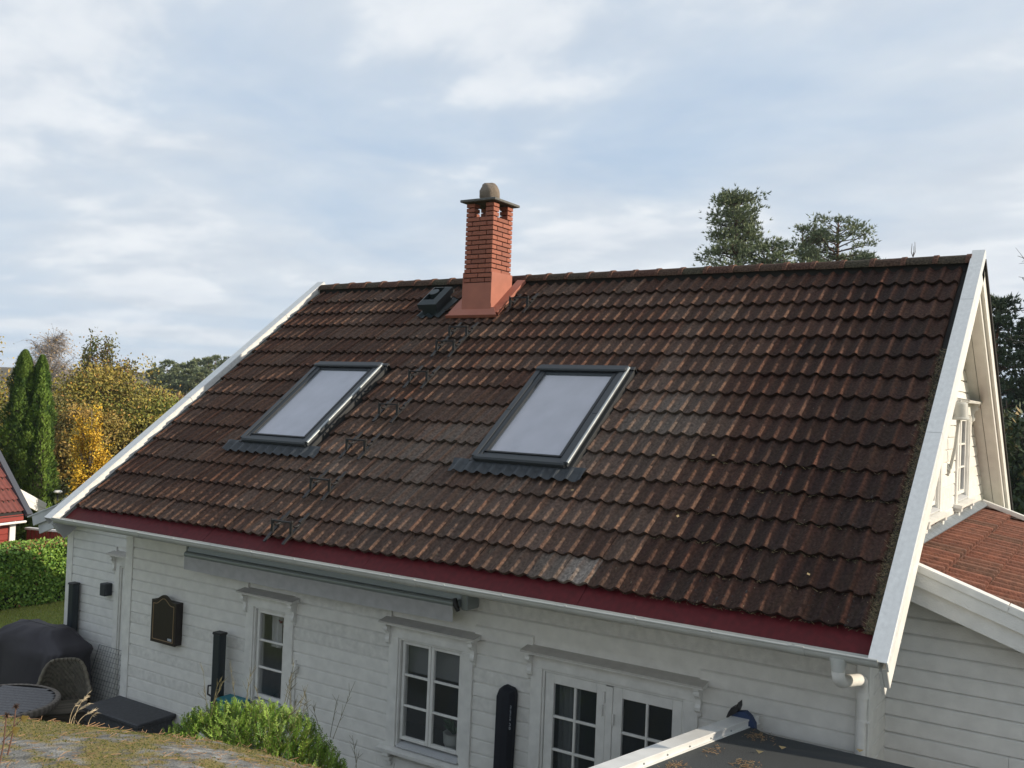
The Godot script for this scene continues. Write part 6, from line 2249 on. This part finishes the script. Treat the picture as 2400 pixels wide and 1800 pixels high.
func spruce(called: String, label: String, base: Vector3, height: float, rad: float, seed_: int, n: int, c0: Color, c1: Color, ls: float, group := "", columnar := false):
	rng.seed = seed_
	var t := thing(called, base, label, "tree", group)
	var wood := MB.new()
	wood.col = Color(0.10, 0.075, 0.055)
	wood.tube([base, base + Vector3(0, height, 0)], [height * 0.018 + 0.02, 0.01], 8)
	var lf := MB.new()
	var nz := FastNoiseLite.new()
	nz.seed = seed_; nz.frequency = 1.0; nz.fractal_octaves = 3
	if columnar:
		# inner mass so the column is dense
		for i in 7:
			var k := 0.1 + i * 0.12
			wood.tube([base + Vector3(0, height * k, 0), base + Vector3(0, height * (k + 0.14), 0)], [rad * 0.66 * _colprof(k), rad * 0.66 * _colprof(k + 0.14)], 10)
		for i in n:
			var k := rng.randf()
			var a := rng.randf() * TAU
			var y := height * (0.01 + 0.985 * k)
			var lump := nz.get_noise_3d(cos(a) * 1.0 + base.x, y * 1.3, sin(a) * 1.0 + base.z)
			var r := rad * _colprof(k) * (1.0 + 0.62 * lump) * (1.0 - 0.22 * pow(rng.randf(), 2.0))
			var p := base + Vector3(cos(a) * r, y, sin(a) * r)
			var outd := Vector3(cos(a), 0.9, sin(a)).normalized()
			var q := clampf(0.5 + lump * 1.3 + rng.randfn(0, 0.22), 0, 1)
			lf.col = c0.lerp(c1, q) * rng.randf_range(0.8, 1.15)
			var d := (outd + Vector3(rng.randfn(0, 0.35), rng.randfn(0.2, 0.3), rng.randfn(0, 0.35))).normalized()
			var s := d.cross(Vector3(-sin(a), rng.randfn(0, 0.5), cos(a))).normalized().cross(d) * ls * 0.32
			lf.quad(p - d * ls * 0.4, p + s, p + d * ls, p - s)
	else:
		var y := height * 0.12
		while y < height * 0.985:
			var k := y / height
			var r := rad * pow(1.0 - k, 0.85) * rng.randf_range(0.85, 1.1)
			var m := int(5 + 9.0 * (1.0 - k))
			var a0 := rng.randf() * TAU
			for i in m:
				var a := a0 + TAU * i / m + rng.randfn(0, 0.12)
				var rl := r * rng.randf_range(0.75, 1.1)
				var o := base + Vector3(0, y, 0)
				var e := o + Vector3(cos(a) * rl, -rl * 0.18, sin(a) * rl)
				wood.tube([o, e], [0.02 + 0.02 * (1.0 - k), 0.006], 4, false)
				var cnt := int(n * (0.3 + rl))
				for j in cnt:
					var f := sqrt(rng.randf())
					var p := o.lerp(e, f) + Vector3(rng.randfn(0, 0.16) * rl, rng.randfn(-0.05, 0.05), rng.randfn(0, 0.16) * rl)
					lf.col = c0.lerp(c1, rng.randf()) * rng.randf_range(0.75, 1.15)
					leaf(lf, p, Vector3(cos(a), 0.2, sin(a)), ls, ls * 0.22)
			y += height * rng.randf_range(0.022, 0.034)
	part(wood, "trunk", M.bark, t)
	part(lf, "crown", M.needle_v, t)
func _colprof(k: float) -> float:
	return clampf(pow(clampf(1.0 - pow(k, 5.0), 0, 1), 0.7) * (1.08 - 0.32 * k), 0.02, 1.2)
func birch_bare(base: Vector3, height: float, seed_: int, label: String):
	rng.seed = seed_
	var t := thing("birch_tree", base, label, "tree")
	var wood := MB.new()
	wood.col = Color(0.50, 0.48, 0.45)
	var tp := []
	for i in 8: tp.append(base + Vector3(sin(i * 0.9) * 0.12, height * 0.96 * i / 7.0, cos(i * 1.3) * 0.12))
	wood.tube(tp, [0.16, 0.14, 0.125, 0.105, 0.085, 0.06, 0.035, 0.012], 8)
	var tw := MB.new()
	var lf := MB.new()
	for i in 120:
		var k := rng.randf_range(0.32, 0.97)
		var o: Vector3 = tp[int(k * 7.0)]
		o.y = base.y + height * 0.96 * k
		var a := rng.randf() * TAU
		var r := height * 0.20 * (1.12 - k) * rng.randf_range(0.5, 1.5) + 0.25
		var e := o + Vector3(cos(a) * r, r * rng.randf_range(0.6, 1.3), sin(a) * r)
		wood.col = Color(0.42, 0.37, 0.35)
		wood.tube([o, o.lerp(e, 0.5) + Vector3(0, 0.1, 0), e], [0.035, 0.022, 0.008], 5, false)
		for j in 26:
			var q := o.lerp(e, rng.randf_range(0.35, 1.0))
			var d := Vector3(rng.randfn(0, 0.6), rng.randf_range(-0.5, 0.7), rng.randfn(0, 0.6)).normalized()
			var ln := rng.randf_range(0.35, 0.9)
			tw.col = Color(0.50, 0.44, 0.42).lerp(Color(0.62, 0.56, 0.53), rng.randf())
			var m := q + d * ln * 0.5
			var f := q + d * ln - Vector3(0, 0.25 * ln, 0)
			var s := d.cross(Vector3(0.3, 0.5, 0.8)).normalized() * 0.010
			tw.quad(q - s, q + s, m + s * 0.7, m - s * 0.7)
			tw.tri(m - s * 0.7, m + s * 0.7, f)
			if rng.randf() < 0.5:
				lf.col = Color(0.34, 0.24, 0.13) * rng.randf_range(0.8, 1.2)
				leaf(lf, f, Vector3.UP, 0.05, 0.035)
	part(wood, "trunk", M.bark, t)
	part(tw, "twigs", M.bark, t)
	part(lf, "last_leaves", M.leaf_v, t)

func build_trees():
	var g0 := GY - 0.3
	# two clipped columns of dark green conifer beside the red house
	spruce("columnar_conifer", "tall dense green columnar conifer, taller of the pair behind the red house", Vector3(-16.3, g0, -8.6), 5.85, 0.60, 41, 24000, Color(0.040, 0.092, 0.016), Color(0.135, 0.215, 0.034), 0.085, "columnar conifers", true)
	spruce("columnar_conifer", "slimmer dense green columnar conifer leaning against the taller one", Vector3(-15.88, g0, -8.88), 5.72, 0.50, 43, 18000, Color(0.046, 0.105, 0.016), Color(0.155, 0.245, 0.036), 0.08, "columnar conifers", true)
	crown_tree("yellow_tree", "small narrow tree with bright yellow autumn leaves", Vector3(-13.55, g0, -9.0), 4.55, Vector3(0.50, 2.0, 0.50), 2.45, 8500, 0.042, Color(0.50, 0.29, 0.015), Color(0.66, 0.42, 0.03), Color(0.30, 0.30, 0.04), 51, 50, Color(0.30, 0.26, 0.2), "", 0.26)
	crown_tree("leafy_bush", "light green yellowing leafy bush below the yellow tree", Vector3(-14.9, g0, -10.2), 2.6, Vector3(1.1, 1.1, 1.0), 1.5, 7000, 0.05, Color(0.13, 0.17, 0.02), Color(0.24, 0.24, 0.03), Color(0.36, 0.26, 0.05), 53, 34)
	# autumn trees behind
	crown_tree("autumn_tree", "broad rounded tree with olive and orange autumn leaves", Vector3(-26.7, g0, -18.4), 6.4, Vector3(3.0, 2.7, 2.9), 3.35, 36000, 0.070, Color(0.165, 0.170, 0.026), Color(0.31, 0.235, 0.04), Color(0.38, 0.19, 0.045), 61, 130)
	crown_tree("autumn_tree", "green and yellow autumn tree with loose lower branches next to roof verge", Vector3(-24.0, g0, -19.0), 4.9, Vector3(2.1, 2.1, 2.1), 2.75, 21000, 0.068, Color(0.165, 0.19, 0.026), Color(0.31, 0.26, 0.045), Color(0.38, 0.22, 0.045), 63, 80)
	crown_tree("autumn_tree", "rusty orange tinted autumn tree behind the yellow tree", Vector3(-24.6, g0, -16.2), 4.6, Vector3(1.9, 1.9, 1.8), 2.5, 19000, 0.066, Color(0.21, 0.17, 0.032), Color(0.34, 0.215, 0.05), Color(0.14, 0.14, 0.02), 65, 70)
	crown_tree("autumn_tree", "dark olive green tree with uneven top behind the bare birch", Vector3(-34.9, g0, -22.75), 7.2, Vector3(1.15, 3.2, 1.3), 3.95, 13000, 0.085, Color(0.09, 0.115, 0.028), Color(0.19, 0.17, 0.035), Color(0.28, 0.15, 0.05), 67, 60)
	crown_tree("autumn_tree", "thin-topped tree with sparse red brown leaves behind the rounded tree", Vector3(-33.9, g0, -23.4), 7.0, Vector3(1.5, 3.0, 1.4), 3.9, 9000, 0.085, Color(0.10, 0.10, 0.02), Color(0.22, 0.13, 0.04), Color(0.28, 0.12, 0.08), 69, 46)
	crown_tree("autumn_tree", "grey green leafy tree filling the gap behind the columnar conifers", Vector3(-26.5, g0, -15.6), 4.9, Vector3(2.4, 2.2, 2.2), 2.6, 19000, 0.068, Color(0.11, 0.125, 0.035), Color(0.20, 0.18, 0.055), Color(0.25, 0.19, 0.06), 71, 74)
	crown_tree("autumn_tree", "yellow topped green tree left of the columnar conifers", Vector3(-24.0, g0, -11.0), 6.0, Vector3(1.9, 2.9, 1.9), 3.3, 24000, 0.062, Color(0.13, 0.145, 0.025), Color(0.34, 0.24, 0.035), Color(0.44, 0.28, 0.04), 73, 84)
	birch_bare(Vector3(-32.2, g0, -19.1), 7.3, 81, "bare grey birch with pale trunk and fine twigs")
	# far hill: pines, and rusty undergrowth
	var pos := [[362, 866, 118], [392, 846, 122], [415, 858, 126], [430, 852, 130], [452, 846, 126], [470, 842, 134], [488, 838, 128], [505, 834, 132], [525, 846, 124], [545, 838, 134], [446, 868, 112], [476, 862, 110], [505, 870, 112], [400, 880, 112]]
	var k := 0
	var B := Basis.from_euler(Vector3(0.0178, 0.5733, 0.0392))
	for q in pos:
		var dir := B * Vector3((q[0] - 1200.0) / 2223.63, -(q[1] - 900.0) / 2223.63, -1.0)
		var top: Vector3 = CAM + dir * float(q[2])
		var gy := gheight(Vector2(top.x, top.z)) - 0.2
		pine_tree("distant dark green pine on the far wooded hill", Vector3(top.x, gy, top.z), maxf(2.5, top.y - gy), 1.75, 0.22, 200 + k, 46, 9, Color(0.11, 0.145, 0.08), Color(0.20, 0.23, 0.10), 0.36, 0.10, "pines on the far hill", k % 2)
		k += 1
	for q in [[378, 905, 104], [398, 915, 102], [420, 912, 100], [440, 920, 98], [462, 915, 100], [480, 905, 104], [360, 900, 106]]:
		var dir := B * Vector3((q[0] - 1200.0) / 2223.63, -(q[1] - 900.0) / 2223.63, -1.0)
		var top: Vector3 = CAM + dir * float(q[2])
		var gy := gheight(Vector2(top.x, top.z)) - 0.2
		crown_tree("undergrowth_tree", "small rusty brown leafless tree below the hill pines", Vector3(top.x, gy, top.z), maxf(1.6, top.y - gy), Vector3(0.8, 1.0, 0.8), maxf(1.0, (top.y - gy) * 0.6), 500, 0.13, Color(0.20, 0.12, 0.055), Color(0.28, 0.15, 0.06), Color(0.15, 0.12, 0.05), 300 + k, 16, Color(0.4, 0.34, 0.28), "undergrowth on the far hill")
		k += 1
	# pines behind the ridge
	var pg0 := Color(0.10, 0.135, 0.072)
	var pg1 := Color(0.25, 0.285, 0.15)
	pine_tree("tall pine with full pointed crown behind the roof ridge", Vector3(-5.75, g0, -39.1), 16.2, 2.65, 0.64, 401, 130, 28, pg0, pg1, 0.20, 0.030, "pines behind the ridge", 0)
	pine_tree("low leaning pine bough mass between two pines behind the ridge", Vector3(-4.4, g0, -40.3), 13.7, 2.4, 0.70, 403, 70, 28, pg0, pg1, 0.20, 0.030, "pines behind the ridge", 1)
	pine_tree("pine with open twisted crown left of the round-crowned one behind the ridge", Vector3(-4.0, g0, -45.6), 15.5, 1.9, 0.76, 405, 44, 26, pg0, pg1, 0.20, 0.030, "pines behind the ridge", 1, Vector3(-0.4, 0, 0))
	pine_tree("pine with wide rounded crown and forked orange trunk behind the ridge", Vector3(-2.7, g0, -45.8), 15.9, 2.3, 0.75, 407, 68, 28, pg0, pg1, 0.20, 0.030, "pines behind the ridge", 1, Vector3(0.35, 0, 0))
	pine_tree("low small pine top peeking over the ridge near the right end", Vector3(-1.3, g0, -46.8), 14.0, 2.0, 0.80, 409, 46, 32, pg0, pg1, 0.20, 0.030, "pines behind the ridge", 1)
	spruce("spruce_tree", "spruce tip with thin leading shoots just above the ridge", Vector3(-0.46, g0, -56.7), 15.3, 2.6, 411, 7, Color(0.030, 0.048, 0.022), Color(0.06, 0.08, 0.03), 0.16)
	var wl := MB.new()
	wl.col = Color(0.16, 0.14, 0.11)
	for q in [[-0.08, 0.0, 0.85], [0.09, 0.05, 0.95], [0.02, -0.06, 0.7]]:
		wl.tube([Vector3(-0.46, 11.6, -56.7), Vector3(-0.46 + q[0] * 1.4, 11.9, -56.7 + q[1]), Vector3(-0.46 + q[0], 11.6 + q[2], -56.7 + q[1])], [0.03, 0.022, 0.012], 5)
	part(wl, "leading_shoots", M.bark, get_node("spruce_tree"))
	# dark wood to the right of the gable
	var rw := [[6.3, -37.4, 10.2, 2.6, 0.28], [7.9, -38.6, 9.3, 2.8, 0.2], [9.6, -37.2, 10.6, 2.9, 0.2], [5.2, -43.0, 9.4, 3.0, 0.15], [8.6, -44.5, 10.0, 3.0, 0.15], [11.5, -40.0, 11.0, 3.0, 0.2]]
	for i in rw.size():
		var w: Array = rw[i]
		pine_tree(["tall dark pine nearest the gable verge in the right-hand wood", "dark pine with dense low boughs in the right-hand wood"][0 if i == 0 else 1], Vector3(w[0], g0, w[1]), w[2], w[3], w[4], 500 + i, 95, 18, Color(0.026, 0.050, 0.026), Color(0.070, 0.100, 0.045), 0.26, 0.05, "pines in the right-hand wood", 0)
	for i in 7:
		var x := 5.2 + 0.95 * i
		crown_tree("understorey_tree", "dark green leafy tree under the pines of the right-hand wood", Vector3(x, g0, -31.0 - (i % 3) * 1.5), 6.2 - (i % 2) * 1.2, Vector3(1.5, 2.4, 1.4), 2.9, 3600, 0.12, Color(0.022, 0.042, 0.014), Color(0.055, 0.08, 0.022), Color(0.20, 0.13, 0.035), 600 + i, 44, Color(0.08, 0.06, 0.05), "understorey of the right-hand wood")
	# leafless branch reaching in at the right edge
	rng.seed = 777
	var bb := Vector3(9.4, g0, -20.6)
	var bt := thing("bare_tree", bb, "leafless tree whose twig tips reach over the right-hand wood", "tree")
	var bm := MB.new()
	bm.col = Color(0.10, 0.09, 0.085)
	bm.tube([bb, bb + Vector3(0.1, 5.0, 0), bb + Vector3(0.0, 9.0, 0)], [0.12, 0.08, 0.02], 7)
	for i in 16:
		var o := bb + Vector3(0.05, rng.randf_range(6.2, 8.8), 0)
		var a := rng.randf() * TAU
		if i < 7: a = PI + rng.randfn(0, 0.3)
		var e := o + Vector3(cos(a) * rng.randf_range(0.6, 1.25), rng.randf_range(0.1, 0.6), sin(a) * 0.8)
		bm.tube([o, o.lerp(e, 0.5) + Vector3(0, 0.08, 0), e], [0.022, 0.014, 0.005], 5, false)
		for j in 6:
			var q := o.lerp(e, rng.randf_range(0.4, 1.0))
			bm.tube([q, q + Vector3(rng.randfn(0, 0.2), rng.randfn(0.05, 0.15), rng.randfn(0, 0.2))], [0.007, 0.003], 4, false)
	part(bm, "trunk", M.bark, bt)
